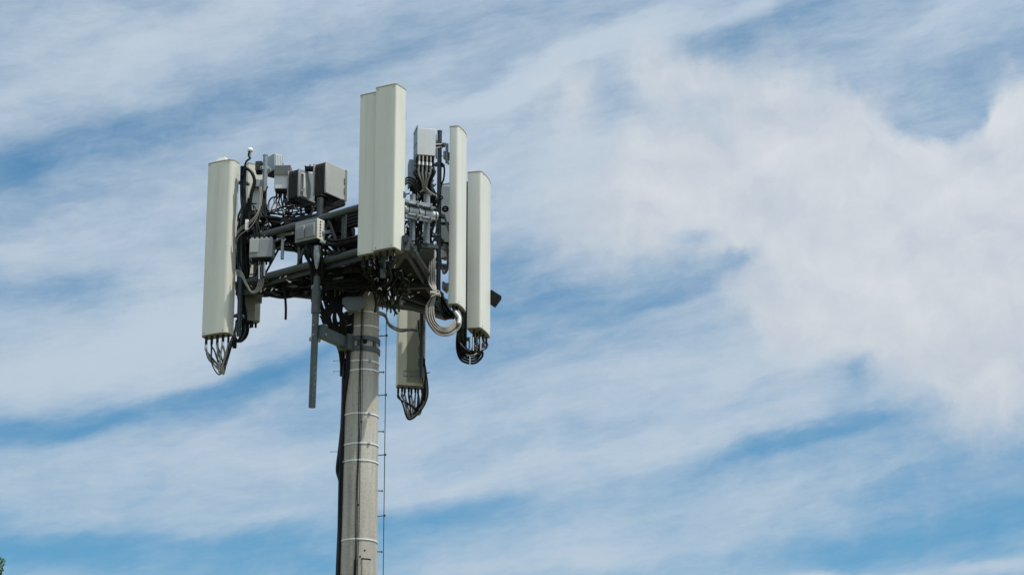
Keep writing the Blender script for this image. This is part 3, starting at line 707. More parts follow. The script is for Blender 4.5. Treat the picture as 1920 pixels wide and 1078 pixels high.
# left antenna tails
t = bundle('cable_bundle', 'black and grey cable tails meeting in a point under the wide left antenna', 'cables', Q(418, 700, .1))
for k, p in enumerate(locL):
    m = GREYC if k in (1, 2, 4, 6, 7) else BLACK
    tip = Q(417 + rnd.uniform(-4, 4), 698 + rnd.uniform(-8, 4), .12)
    if k in (3,): tip = Q(409, 676, .1)
    mid = p.lerp(tip, .45) + Vector(((-.05 if k < 3 else (.0 if k < 6 else .04)), 0, -.06 if k < 3 else 0))
    up = Q(431 + rnd.uniform(-3, 3), 652, .28)
    cable([p + Vector((0, 0, .02)), p - Vector((0, 0, .04)), mid, tip, Q(424, 684, .2), up, Q(443 + rnd.uniform(-2, 2), 615, .3), Q(449, 580, .3)], .0105, m, t)
    if k in (0, 1, 4, 7): MB().tube([p - Vector((0, 0, -.01)), p - Vector((0, 0, .06))], .015, 8).build('connector', SILV, t)
for k in range(7):
    p = locL[(k * 4 + 1) % 9]; m = (GREYC, GREYC, BLACK)[k % 3]; ty = 703 - rnd.uniform(0, 26)
    cable([p, p - Vector((rnd.uniform(-.02, .02), 0, .07)), p.lerp(Q(414, ty, .12), .55) + Vector((rnd.uniform(-.09, .05), 0, -.05)), Q(414 + rnd.uniform(-3, 5), ty, .13), Q(426 + rnd.uniform(-3, 2), 672 + rnd.uniform(-8, 8), .2), Q(436 + rnd.uniform(-3, 3), 640, .3), Q(446, 600, .3)], rnd.choice([.009, .013]), m, t)
MB().box(Q(440, 645, .25), (.05, .05, .12), rotz(.4)).build('end_block', BLACKM, t)
# GPS and black loop behind left antenna
t = bundle('cable_bundle', 'thick black hose looping down between the two left antennas', 'cables', Q(460, 420, .0))
cable([Q(456, 330, 0), Q(461, 317, -.03), Q(472, 324, -.05), Q(477.5, 342, -.05), Q(472, 362, -.05), Q(469, 385, -.03), Q(470, 400, 0)], .024, BLACK, t)
for dx in (0, 3, -4): cable([Q(457 + dx, 312, .05), Q(456 + dx, 345, .05), Q(457 + dx, 380, .0), Q(461 + dx, 400, 0), Q(456 + dx, 430, .05), Q(455 + dx * 2, 470, .1), Q(460 + dx, 520, .15)], .017, BLACK, t)
cable([Q(466, 372, 0), Q(462, 395, 0), Q(458, 425, .05), Q(470, 450, .1)], .013, BLACK, t)
k_ = MB(); k_.box(Q(468, 399, 0), (.05, .06, .30)); k_.box(Q(475, 402, 0), (.10, .04, .04)); k_.box(Q(474, 382, 0), (.12, .03, .014)); k_.build('splice', BLACKM, t, bevel=.006)
MB().box(Q(463, 422, -.02), (.05, .04, .16)).build('tag_plate', WHITE, t, bevel=.004)
# grey sweep left
t = bundle('cable_bundle', 'three pale grey cables sweeping from the wide left antenna up to the pale pipe', 'cables', Q(470, 420, .0))
for k in range(4):
    o = k * 4
    cable([Q(443, 438 + o, .0), Q(452, 427 + o, -.02), Q(470, 414 + o, -.04), Q(484, 396 + o * .5, -.02), Q(488 + k, 372, .05), Q(487 + k, 350, .1)], .007, GREYC if k != 2 else BLACK, t)
t = bundle('cable_loop', 'pale grey cable loop hanging under the small combiner box on the left', 'cables', Q(470, 545, -.05))
for k in range(4):
    o = k * 3.0
    cable([Q(443, 507 + o, .0), Q(453, 510 + o, -.04), Q(462, 530 + o * .6, -.08), Q(471 + o * .3, 546 + o * .4, -.1), Q(481 + o, 541, -.1), Q(486 + o, 520, -.1), Q(486 + o, 500, -.1), Q(484 + o, 488, -.1)], .0085, GREYC, t)
for k in range(3): MB().tube([Q(486 + 5 * k, 498, -.12), Q(486 + 5 * k, 524 - 3 * k, -.12)], .014, 8).build('connector', SILV if k != 1 else MID, t)
# combiner box top cables
t = bundle('cable_bundle', 'black cables rising out of the small combiner box on the left', 'cables', Q(491, 450, -.05))
for k in range(8):
    x = 474 + k * 4.6; cable([Q(x, 452, -.05), Q(x + rnd.uniform(-3, 3), 432, -.05), Q(x + rnd.uniform(-6, 8), 412, .0), Q(492 + rnd.uniform(-6, 10), 385, .1), Q(495 + rnd.uniform(-4, 8), 350, .2)], .012, BLACKM, t)
# loops under the small white radio
t = bundle('cable_loop', 'black cable loops drooping under the small white radio', 'cables', Q(530, 400, .1))
for k, p in enumerate(pr1):
    q = Q(512 + k * 9 + rnd.uniform(-3, 3), 396 + rnd.uniform(-4, 8), .0)
    cable([p + Vector((0, 0, .02)), p - Vector((0, 0, .05)), q, Q(528 + k * 4, 402, .0), Q(552 - 3 * k, 385, .05), Q(556 - k, 368, .05)], .011, BLACK, t)
    cable([p + Vector((0, 0, .02)), p + Vector((rnd.uniform(-.05, .05), 0, -.09)), Q(534 + rnd.uniform(-8, 8), 396, .02), Q(536 + rnd.uniform(-8, 8), 412, .05)], .009, BLACK if k % 3 else GREYC, t)
cable([Q(505, 395, .05), Q(504, 380, .05), Q(510, 371, .05), Q(520, 370, .05)], .012, BLACK, t)
cable([Q(505, 380, .05), Q(506, 395, .02), Q(516, 401, .0), Q(530, 404, .0)], .010, GREYC, t)
# ant 1 thick grey loop
t = bundle('cable_loop', 'thick pale grey cable loop hanging under the narrow right antenna', 'cables', Q(835, 625, -.3))
for k in range(8):
    o = (k - 3.5) * 2.1; i = k % 2
    cable([Q(812 + o * .4, 462, -.15), Q(809 + o * .8, 500, -.2 - .02 * i), Q(810 + o * .8, 530, -.2), Q(815 + o * .3, 549, -.25), Q(806 + o * .9, 575, -.28), Q(808 + o, 600, -.3 - .02 * i), Q(822 + o * .5, 618 - o * .9, -.32), Q(840 - o * .3, 621 - o * 1.0, -.32), Q(856 - o * .8, 608 - o * .7, -.25), Q(859 - o * .6, 592, -.18), Q(853 - o * .5, 578, -.1), Q(852, 569, .0)], .0125, GREYC if k not in (2,) else BLACK, t)
MB().tube(cr([Q(860, 607, -.28), Q(861, 596, -.24), Q(854, 585, -.2)]), .030, 12).build('wrap', RADIOL, t)
m = MB(); m.tube(cr([Q(812, 549, -.32), Q(822, 545, -.32), Q(826, 556, -.3)]), .006, 6); m.tube(cr([Q(820, 551, -.32), Q(808, 556, -.32)]), .006, 6); m.box(Q(815, 550, -.28), (.13, .09, .022), Matrix.Rotation(.25, 3, 'Y')); m.build('tie', STRAP, t)
t = bundle('cable_loop', 'narrow loop of grey cables beside the narrow right antenna at mid height', 'cables', Q(835, 500, .1))
for k in range(5):
    o = k * 2.2; cable([Q(830 + o * .6, 458, .05), Q(836 + o * .6, 466, .0), Q(839 + o * .4, 485, .0), Q(836 + o * .4, 505, .0), Q(831 + o * .3, 513, .0), Q(829, 500, .05)], .010, GREYC if k % 2 == 0 else BLACK, t)
# ant 2 black loop
t = bundle('cable_loop', 'fat black cable loop hanging under the rightmost antenna', 'cables', Q(880, 680, 1.1))
for k, p in enumerate(locR2):
    o = k * 3.9
    cable([p + Vector((0, 0, .02)), p - Vector((0, 0, .05)), Q(905 - o * .9, 662 - o * .5, 1.1), Q(895 - o * .4, 678 - o * 1.1, 1.1), Q(880, 681 - o * 1.2, 1.1), Q(864 + o * .4, 674 - o * 1.2, 1.15), Q(857 + o * .8, 655 - o * .4, 1.2), Q(858 + o * .7, 625, 1.25), Q(866 + o * .4, 598, 1.3)], .017, BLACK, t)
MB().tube([Q(881, 667, 1.02), Q(881, 684, 1.02)], .008, 8).build('tie', STRAP, t)
for k in range(4): MB().tube([Q(880 + 7 * k, 632, .95), Q(880 + 7 * k, 654 + 3 * (k % 2), .95)], .012, 8).build('connector', SILV if k % 2 else MID, t)
# black mass behind ant1 base
t = bundle('cable_bundle', 'black cables tangled behind the foot of the dark mast pipe', 'cables', Q(840, 590, .3))
for k in range(11):
    cable([J(Q(826, 555, .2), .05), J(Q(836, 580 + k, .25), .05), J(Q(850, 590 + k * .6, .3), .05), J(Q(860, 600, .5), .05), Q(862 + k * .6, 640, 1.0)], .017, BLACK, t)
for k in range(4): cable([J(Q(846, 575, 0), .02), J(Q(852, 572, .0), .03), J(Q(862, 580, .1), .03), J(Q(866, 596, .5), .05)], .02, BLACK, t)
# rear antenna loop
t = bundle('cable_loop', 'grey cable loop dropping below the low rear antenna', 'cables', Q(775, 785, 1.8))
locB.sort(key=lambda p: p.x)
for k, p in enumerate(locB):
    o = k * 1.6; m = GREYC if k % 3 else BLACK
    cable([p + Vector((0, 0, .02)), p - Vector((0, 0, .03)), Q(755 + k * 4.6, 758 + rnd.uniform(-2, 3), 1.82), Q(766 + k * 2.2, 786 - o + (3 if 2 < k < 6 else 0), 1.8), Q(787 + o * .3, 772 - o, 1.75), Q(801 - o * .5, 745 - o, 1.72), Q(801 - o * .9, 715, 1.7), Q(795 - o * .5, 685, 1.7), Q(790 - o * .5, 655, 1.7), Q(786 + o * .8, 625, 1.7), Q(784 + o, 600, 1.65)], .0125, m, t)
k_ = MB(); k_.box(Q(791, 680, 1.66), (.10, .06, .12)); k_.build('tie', BLACKM, t)
MB().tube([Q(799, 700, 1.8), Q(806, 698, 1.8)], .008, 6).build('peg', DARK, t)
t = bundle('cable_loop', 'grey green cable sagging from the hub to the low rear antenna', 'cables', Q(750, 610, .9))
for o in (0, 4): cable([Q(708, 584 + o, .1), Q(722, 590 + o, .3), Q(730, 607 + o, .7), Q(750, 617 + o, 1.2), Q(772, 617 + o * .5, 1.6), Q(788, 624, 1.65), Q(795, 645, 1.65)], .014, MID if o else GREYC, t)
# upper right fan
t = bundle('cable_bundle', 'fan of pale grey cables with white plugs below the white box radio', 'cables', Q(797, 350, -1.1))
for k, x in enumerate((786, 793, 800.5, 807.5)):
    tip = Q(x, 306 + k * .8, -1.15)
    cable([tip + Vector((0, .02, .12)), tip, Q(x - 1, 325, -1.15), Q(796 + (k - 1.5) * 3.0, 342, -1.12), Q(797 + (k - 1.5) * 2, 356, -1.05), Q(799 + k * (3 if k > 1 else 1), 366, -.95)], .0125, GREYC, t)
    MB().tube([tip + Vector((0, -.01, .02)), tip + Vector((0, -.01, -.03))], .017, 10).build('plug', WHITE, t)
cable([Q(798, 352, -1.1), Q(806, 360, -1.08), Q(816, 367, -1.05)], .013, GREYC, t); cable([Q(794, 356, -1.1), Q(786, 362, -1.08), Q(782, 372, -1.05)], .014, GREYC, t)
t = bundle('cable_bundle', 'curving black cables below the white box radio, around the pale fan', 'cables', Q(785, 350, -1.0))
for k, p in enumerate(pr6):
    sgn = -1 if k < 5 else 1
    cable([p + Vector((0, 0, .02)), p + Vector((sgn * .02, 0, -.05)), Q(776 + k * 3 if k < 5 else 806 + k * 1.2, 322 + rnd.uniform(-6, 6), -1.0), Q(786 + k * 2.5, 345 + rnd.uniform(-4, 6), -.95), Q(785 + k * 4, 372, -.85)], .014, BLACK, t)
    cable([p + Vector((rnd.uniform(-.05, .05), .05, .03)), J(Q(783 + k * 3.5, 312, -.9), .03), J(Q(780 + k * 4, 338, -.85), .05), J(Q(782 + k * 4, 365, -.8), .04)], .010, BLACK, t)
for k in range(3): cable([Q(757, 338 + 5 * k, -1.35), Q(766, 333 + 5 * k, -1.25), Q(777, 338 + 6 * k, -1.15), Q(786, 352 + 5 * k, -1.1), Q(796, 362, -1.0)], .015, BLACK, t)
cable([Q(828, 306, -.05), Q(833, 315, -.1), Q(832, 335, -.1), Q(827, 350, -.05), Q(824, 380, -.1)], .013, BLACK, t)
for k in range(4): cable([Q(812, 330 + k * 8, -.6), J(Q(806, 346 + k * 5, -.7), .03), J(Q(812, 362, -.6), .04), J(Q(818, 384 + k * 4, -.4), .04)], .015, BLACK, t)
# clamp frame by the top of the dark mast pipe
cf = thing('clamp_frame', 'grey tilt bracket with bolts joining the dark mast pipe to the narrow right antenna', 'bracket', Q(835, 275, -.1))
MB().box(Q(838, 288, -.05), (.045, .08, .30)).build('plate', GALV, cf, bevel=.01)
MB().tube(cr([Q(828, 270, -.1), Q(834, 269, -.1), Q(837, 278, -.1), Q(838, 296, -.1), Q(841, 309, -.1)]), .014, 8).build('strut', GALV, cf)
m = MB(); m.tube([Q(804, 272, -.2), Q(830, 271, -.05)], .010, 8); m.tube([Q(807, 278, -.2), Q(830, 277, -.05)], .010, 8); m.tube([Q(826, 293, -.05), Q(838, 293, -.05)], .008, 8); m.build('bolt', GALV, cf)
m = MB(); m.tube([Q(817, 252, .0), Q(818, 298, .0)], .010, 8); m.tube([Q(814, 246, .05), Q(816, 262, .0)], .006, 8); m.box(Q(818, 271, -.02), (.07, .08, .09)); m.build('rod', MID, cf)
cf = thing('clamp_frame', 'round black reel and strut beside the narrow right antenna at upper rail height', 'bracket', Q(833, 395, .1))
m = MB(); c = Q(835, 392, .0); m.tube(cr([c + Vector((.035 * math.cos(a), 0, .035 * math.sin(a))) for a in [2 * PI * k / 12 for k in range(13)]], 3), .016, 8); m.tube([c + Vector((-.05, 0, 0)), c + Vector((.05, 0, 0))], .010, 8); m.build('reel', BLACKM, cf)
MB().beam(Q(832, 402, .0), Q(842, 435, .05), .03, .02).build('strut', GALV, cf)

# clutter: black feeder cables woven round the platform frame
def faceA(px): return .3 - (px - 440) / 328 * 2.07
t = bundle('cable_bundle', 'mass of black feeder cables lying along the left face of the platform', 'cables', Q(540, 470, -.3))
for k in range(30):
    x0 = rnd.uniform(446, 470); x1 = rnd.uniform(570, 668); y0 = rnd.choice([405, 425, 440, 455, 470, 515, 525, 535]) + rnd.uniform(-6, 6)
    slope = -.10 if y0 > 500 else -.14
    pts = []
    for j in range(7):
        f = j / 6; x = x0 + (x1 - x0) * f; y = y0 + slope * (x - x0) * (.4 if y0 > 500 else 1) + rnd.uniform(-7, 7)
        pts.append(Q(x, y, faceA(x) + .22 + rnd.uniform(-.1, .25)))
    cable(pts, rnd.choice([.011, .015, .02]), BLACK if k % 6 else MID, t)
t = bundle('cable_bundle', 'black jumper cables dropping inside the left half of the platform', 'cables', Q(540, 430, .2))
for k in range(26):
    x = rnd.uniform(450, 600); y0 = rnd.uniform(380, 425) if x < 500 or x > 560 else rnd.uniform(408, 430); ln = rnd.uniform(40, 110)
    if 505 < x < 560: ln = min(ln, 45)
    cable([Q(x, y0, faceA(x) + .3), Q(x + rnd.uniform(-12, 12), y0 + ln * .35, faceA(x) + .2), Q(x + rnd.uniform(-16, 16), y0 + ln * .7, faceA(x) + .35), Q(x + rnd.uniform(-10, 24), y0 + ln, faceA(x) + .45)], rnd.choice([.009, .012, .016]), BLACK, t)
t = bundle('cable_coil', 'big coils of black feeder cable stored on the deck left of the central antennas', 'cables', Q(645, 440, -.3))
for k in range(16):
    cx, cy = 655 + rnd.uniform(-5, 5), 438 + rnd.uniform(-6, 6); rx, ry = rnd.uniform(30, 56), rnd.uniform(12, 34)
    pts = [Q(cx + rx * math.cos(a), cy - (rx * math.cos(a)) * .22 - ry * math.sin(a), -.45 + .35 * math.sin(a) + .02 * k - .3) for a in [2 * PI * j / 14 + k for j in range(15)]]
    cable(pts, .024, BLACK, t)
for k in range(5): cable([Q(607, 468 - 6 * k, -.6), Q(625, 444 - 6 * k, -.65), Q(648, 428 - 6 * k, -.7), Q(690, 415 - 6 * k, -.75)], .03, BLACK, t)
t = bundle('cable_bundle', 'black cables and plugs knotted under the twin central antennas', 'cables', Q(720, 520, -1.3))
for k, p in enumerate(locC1 + locC2):
    tip = Q(715 + rnd.uniform(-12, 22), 520 + rnd.uniform(-15, 20), -1.1)
    cable([p + Vector((0, 0, .02)), p - Vector((0, 0, .06)), p.lerp(tip, .6) + Vector((rnd.uniform(-.12, .12), 0, -.06)), tip, J(Q(712, 535, -.6), .12), J(Q(700, 520, -.3), .1)], rnd.choice([.012, .017]), BLACK, t)
    if k % 2: MB().tube([p + Vector((0, 0, .0)), p - Vector((0, 0, .07))], .021, 8).build('plug', MID if k % 3 else SILV, t)
for k in range(26):
    x = rnd.uniform(690, 757); y = rnd.uniform(478, 520)
    cable([Q(x, y, -1.2), J(Q(x + rnd.uniform(-14, 14), y + 20, -1.1), .06), J(Q(x + rnd.uniform(-14, 14), y + 45, -.9), .06), J(Q(x * .7 + 215, y + rnd.uniform(50, 75), -.6), .06)], rnd.choice([.009, .014, .018]), BLACK if k != 9 else GREYC, t)
t = bundle('cable_bundle', 'black and grey cables threaded through the right half of the platform', 'cables', Q(790, 500, .3))
for k in range(30):
    x = rnd.uniform(758, 822); y0 = rnd.uniform(350, 470); ln = rnd.uniform(40, 110)
    cable([Q(x, y0, -.35 + (x - 768) * .03), Q(x + rnd.uniform(-12, 12), y0 + ln * .35, -.2 + (x - 768) * .03), Q(x + rnd.uniform(-14, 14), y0 + ln * .7, -.1 + (x - 768) * .03), Q(x + rnd.uniform(-16, 16), y0 + ln, (x - 768) * .03)], rnd.choice([.008, .012, .016]), (BLACK, BLACK, BLACK, BLACK, MID)[k % 5], t)
for k in range(12):
    cable([Q(716 + rnd.uniform(-3, 6), 533 + k, .0), Q(745, 545 + k * 2 + rnd.uniform(-4, 4), .4), Q(775, 562 + k + rnd.uniform(-4, 4), .9), Q(806, 578 + rnd.uniform(-6, 6), 1.3)], rnd.choice([.011, .016]), BLACK if k % 4 else GREYC, t)
rk = thing('radio_rack', 'black angled bracket arms under the two grey radios left of the central antennas', 'bracket', Q(600, 388, -.3))
for p, q in ((Q(556, 371, .0), Q(602, 394, -.3)), (Q(600, 396, -.3), Q(645, 380, -.2)), (Q(574, 396, -.1), Q(612, 378, -.3)), (Q(590, 372, -.1), Q(640, 376, -.1))):
    MB().beam(p, q, .09, .09).build('arm', BLACKM, rk, bevel=.006)
m = MB(); m.box(Q(582, 317, .0), (.16, .10, .06)); m.box(Q(592, 322, .0), (.08, .12, .14)); m.build('hinge_block', BLACKM, rk, bevel=.01)
for x, y in ((574, 311), (583, 309), (590, 312)): MB().tube([Q(x, y + 8, -.02), Q(x - 2, y, -.02)], .010, 8).build('knob', BLACK, rk)
gl_ = [(rnd.uniform(455, 600), None) for _ in range(34)]
t = bundle('cable_bundle', 'wide web of black jumpers between the upper and lower rails of the left face', 'cables', Q(560, 440, .2))
for k in range(46):
    x0 = rnd.uniform(462, 640); y0 = rnd.uniform(398, 440); x1 = x0 + rnd.uniform(-50, 60); y1 = y0 + rnd.uniform(5, 45)
    if 500 < x1 < 560: y1 = min(y1, 455)
    cable([Q(x0, y0, faceA(x0) + .35), Q(x0 * .6 + x1 * .4, y0 * .6 + y1 * .4 + rnd.uniform(2, 12), faceA(x0) + .3), Q(x1, y1, faceA(x1) + .35), Q(x1 + rnd.uniform(-20, 20), y1 - rnd.uniform(0, 14), faceA(x1) + .4)], rnd.choice([.010, .014, .02]), BLACK, t)
sp_ = thing('connector_set', 'scattered small bright metal connectors and ties among the black cables on the left face', 'connectors', Q(540, 450, -.1))
for x, _ in gl_:
    y = rnd.choice([rnd.uniform(405, 450), rnd.uniform(510, 548)]); c = Q(x, y, faceA(x) - .02); dv = Vector((rnd.uniform(-1, 1), rnd.uniform(-.3, .3), rnd.uniform(-1, 1))).normalized()
    MB().tube([c - dv * .02, c + dv * rnd.uniform(.01, .035)], rnd.uniform(.006, .011), 8).build('connector', SILV, sp_)
sp_ = thing('connector_set', 'scattered bright plugs and ties in the cable knot under the central antennas', 'connectors', Q(720, 510, -1.2))
for _ in range(24):
    c = Q(rnd.uniform(692, 756), rnd.uniform(480, 560), -1.25); dv = Vector((rnd.uniform(-.5, .5), 0, rnd.uniform(-1, 1))).normalized()
    MB().tube([c - dv * .02, c + dv * rnd.uniform(.01, .05)], rnd.uniform(.005, .010), 8).build('connector', SILV, sp_)
sp_ = thing('connector_set', 'scattered bright fittings and clips in the right half of the platform', 'connectors', Q(790, 480, -.3))
for _ in range(26):
    x = rnd.uniform(760, 820); c = Q(x, rnd.uniform(415, 560), -.75 + (x - 760) * .02); dv = Vector((rnd.uniform(-1, 1), 0, rnd.uniform(-1, 1))).normalized()
    MB().tube([c - dv * .02, c + dv * rnd.uniform(.01, .05)], rnd.uniform(.005, .010), 8).build('connector', SILV if rnd.random() < .6 else GALV, sp_)
t = bundle('cable_bundle', 'thick black feeder cables in a band under the row of small radios on the left', 'cables', Q(520, 405, -.2))
for k in range(16):
    o = rnd.uniform(-6, 7); pts = [Q(x, 416 - (x - 450) * .06 + o + rnd.uniform(-3, 3) + (5 if 520 < x < 580 else 0), faceA(x) + .12 + rnd.uniform(-.04, .12)) for x in (448, 475, 505, 535, 565, 600, 630)]
    cable(pts, rnd.choice([.014, .02, .026]), BLACK, t)
t = bundle('cable_bundle', 'upright black cables filling the gap right of the wide left antenna', 'cables', Q(458, 480, .3))
for k in range(22):
    x = 446 + rnd.uniform(0, 20); cable([Q(x, rnd.uniform(410, 440), .3), Q(x + rnd.uniform(-5, 5), 465, .35), Q(x + rnd.uniform(-6, 8), 505, .3), Q(x + rnd.uniform(-5, 10), rnd.uniform(535, 556), .3)], rnd.choice([.014, .02]), BLACK, t)
t = bundle('cable_bundle', 'dense black cables behind the twin filter box', 'cables', Q(575, 430, -.3))
for k in range(34):
    y = rnd.uniform(412, 452); x0 = rnd.uniform(495, 560) if y < 440 else rnd.uniform(545, 575)
    cable([Q(x0, y + 8, faceA(x0) + .5), Q(x0 + 30, y + rnd.uniform(-8, 8), faceA(x0) + .3), Q(x0 + 60, y - 6 + rnd.uniform(-8, 8), faceA(x0) + .25), Q(x0 + 95, y - 12 + rnd.uniform(-4, 14), faceA(x0) + .2)], rnd.choice([.014, .02]), BLACK, t)
t = bundle('cable_bundle', 'black cables wound round the long hanging pipe below the twin filter box', 'cables', Q(596, 500, -.8))
for k in range(24):
    x = rnd.uniform(574, 608); cable([Q(x, 452, -.85), J(Q(x + rnd.uniform(-10, 8), 475, -.85), .03), J(Q(596 + (x - 592) * .7, 505, -.8), .03), J(Q(595 + (x - 592) * .5, 530, -.72), .02), Q(597 + (x - 592) * .7, rnd.uniform(545, 570), -.66)], rnd.choice([.010, .014, .018]), BLACK, t)
t = bundle('cable_bundle', 'black cables packed under the deck between the hanging pipe and the pole top', 'cables', Q(650, 525, -.5))
for k in range(44):
    x0 = rnd.uniform(595, 625); y0 = rnd.uniform(500, 545); x1 = rnd.uniform(675, 715)
    cable([Q(x0, y0, -.6), Q(x0 * .65 + x1 * .35, y0 + rnd.uniform(-10, 6), -.6), Q(x0 * .35 + x1 * .65, y0 + rnd.uniform(-10, 2), -.62), Q(x1, y0 - 8 + rnd.uniform(-10, 2), -.6)], rnd.choice([.014, .02, .026]), BLACK, t)
t = bundle('cable_bundle', 'black cables hanging in shallow curves under the left deck', 'cables', Q(530, 538, -.2))
for k in range(40):
    x0 = rnd.uniform(455, 500); x1 = rnd.uniform(560, 612); y0 = rnd.uniform(530, 548)
    cable([Q(x0 + (x1 - x0) * f, y0 + (4 + 4 * math.sin(f * 3.1)) * rnd.uniform(.2, 1.3) + f * 3, faceA(x0 + (x1 - x0) * f) + rnd.uniform(.2, .5)) for f in (0, .2, .4, .6, .8, 1)], rnd.choice([.012, .018]), BLACK if k % 9 else MID, t)
for (x, y, dy, rx_, L_, lab) in ((649, 446, -.55, .13, .42, 'black domed splice closure among the coils left of the central antennas'), (480, 425, .55, .10, .40, 'black splice closure above the small combiner box on the left'), (556, 436, .4, .10, .36, 'black splice closure behind the left end of the twin filter box')):
    c = Q(x, y, dy); sc_ = thing('splice_closure', lab, 'closure', c - Vector((0, 0, L_ / 2)), 'splice closures on the platform')
    MB().lathe(c, [(.01, -L_ / 2), (rx_ * .9, -L_ / 2), (rx_, -L_ / 2 + .03), (rx_, L_ * .3), (rx_ * .8, L_ * .43), (rx_ * .4, L_ * .5), (.01, L_ * .51)], 24).build('shell', BLACKM, sc_)
    MB().lathe(c - Vector((0, 0, L_ * .3)), [(rx_ + .001, -.03), (rx_ + .016, -.02), (rx_ + .016, .02), (rx_ + .001, .03)], 24).build('clamp_ring', DARK, sc_)
# silver hardware glints
hw = thing('bolt_plate', 'cluster of bright bolts and small angles right of the pole top', 'hardware', Q(735, 560, .1))
for k in range(18):
    m = MB(); c = Q(rnd.uniform(712, 755), rnd.uniform(535, 580), rnd.uniform(-.15, .4)); R_ = Matrix.Rotation(rnd.uniform(0, 3), 3, 'Z') @ Matrix.Rotation(rnd.uniform(0, 3), 3, 'X')
    m.box(c, (.02, .03, rnd.uniform(.02, .06)), R_); m.build('bolt', GALV, hw)
MB().beam(Q(712, 540, -.2), Q(708, 590, -.1), .03, .03).build('angle', GALV, hw)
MB().box(Q(728, 556, -.1), (.05, .05, .16)).build('block', GALV, hw, bevel=.004)
t = bundle('cable_bundle', 'thick black cables bending over the left shoulder of the pole top', 'cables', Q(675, 535, -.45))
for k in range(16):
    o = rnd.uniform(-5, 5)
    cable([Q(702 + o, 516, -.55), Q(688 + o, 526 + k * .6, -.5), Q(676 + o, 537 + k * 1.1, -.45), Q(664 + o, 546 + k * 1.1, -.42), Q(650 + o, 556 + k, -.4), Q(640 + o, 575, -.38)], rnd.choice([.018, .024]), BLACK, t)
for k in range(10): cable([Q(706 + k, 520, -.5), J(Q(712 + k, 535, -.4), .04), J(Q(714 + k * 1.2, 552, -.3), .04), J(Q(722 + k, 566, .0), .05)], rnd.choice([.012, .018]), BLACK, t)
t = bundle('cable_loop', 'loose odd black and grey strands straying from the loop under the rightmost antenna', 'cables', Q(890, 665, 1.1))
for k in range(7):
    p = locR2[k % 6]; m = GREYC if k == 4 else BLACK
    cable([p, p - Vector((rnd.uniform(-.03, .03), 0, .08)), J(Q(896 - k * 2, 658 + rnd.uniform(-8, 10), 1.08), .04), J(Q(880 - k, 664 + rnd.uniform(-6, 8), 1.08), .04), J(Q(866, 648 + rnd.uniform(-8, 8), 1.15), .04), J(Q(862, 620, 1.25), .02)], rnd.choice([.010, .014]), m, t)
t = bundle('cable_loop', 'stray strands crossing the cable loop below the low rear antenna', 'cables', Q(780, 765, 1.8))
for k in range(7):
    p = locB[k % 8]; m = (BLACK, GREYC)[k % 2]
    cable([p, p - Vector((rnd.uniform(-.03, .03), 0, .09)), J(Q(768 + k * 2, 764 + rnd.uniform(-8, 10), 1.8), .03), J(Q(784, 770 + rnd.uniform(-10, 8), 1.78), .03), J(Q(796, 745, 1.74), .04), J(Q(797, 705, 1.7), .03), J(Q(792, 668, 1.7), .02)], rnd.choice([.010, .014]), m, t)
t = bundle('cable_bundle', 'tangle of black cables behind the two short galvanised pipes', 'cables', Q(790, 430, -.3))
for k in range(36):
    x = rnd.uniform(762, 818); y0 = rnd.uniform(340, 440)
    cable([Q(x, y0, -.5), J(Q(x + rnd.uniform(-18, 18), y0 + 14, -.4), .05), J(Q(x + rnd.uniform(-18, 18), y0 + 30, -.4), .05), J(Q(x + rnd.uniform(-18, 18), y0 + rnd.uniform(35, 60), -.3), .05)], rnd.choice([.010, .015, .02]), BLACK, t)
# under-deck to pole cables at the left
t = bundle('cable_bundle', 'black feeder cables dropping from the hub to the left of the pole collar', 'cables', Q(625, 600, -.2))
for k in range(16):
    xt = rnd.uniform(603, 650); xm = 608 + k * 2.2
    cable([Q(xt, 528, -.35), Q(xt + rnd.uniform(-6, 6), 555, -.38), Q(xm + rnd.uniform(-3, 6), 590, -.4), Q(xm + 6, 620, -.32), Q(634 + k * .5, 650, -.2), Q(640 + k * .35, 680, -.08), Q(640 + k * .35, 705, .02)], rnd.choice([.016, .02, .024]), BLACK, t)
for k in range(5): cable([Q(600, 560 + 8 * k, -.6), Q(607, 580 + 6 * k, -.55), Q(616, 600 + 3 * k, -.5), Q(606, 622 - k, -.55)], .012, BLACK, t)
for k in range(4): cable([Q(636, 590 - 3 * k, -.4), Q(645, 592, -.4), Q(652, 588 + 6 * k, -.38), Q(640, 603 + 2 * k, -.4), Q(628, 604, -.4)], .011, BLACK, t)
t = bundle('cable_bundle', 'vertical run of black feeder cables strapped down the left side of the pole', 'cables', (PX - .3, PY, 0), 'cable runs on the pole')
for k in range(7):
    a = 172 + k * 5.5; pts = []
    for y in (676, 720, 760, 800, 840, 880, 905, 950, 1010, 1078, 1200):
        z = Q(640, y, 0).z; bl = .045 if (y == 880 and k in (1, 2)) else (.02 if y in (840,) and k in (1, 2) else 0)
        pts.append(onpole(a, z, .022 + bl + .008 * math.sin(k * 3 + y * .013)))
    e = pts[-1].copy(); e.z = .1; pts.append(e)
    cable(pts, .019, BLACK, t)
t = bundle('cable_bundle', 'two black cables crossing the front of the pole below the collar', 'cables', (onpole(240, 10, .1)), 'cable runs on the pole')
for o in (0, 7):
    pts = []
    for y, a in ((575, 228), (610, 230), (640, 231), (690, 228), (720, 219), (750, 209), (790, 200), (840, 196)):
        pts.append(onpole(a - o, Q(655, y, -.2).z, .045 if 615 < y < 670 else .022))
    cable(pts, .018, BLACK, t)
t = bundle('ground_wire', 'two thin dark wires stapled straight down the front of the concrete pole', 'wire', (onpole(272, 8, .1)), 'cable runs on the pole')
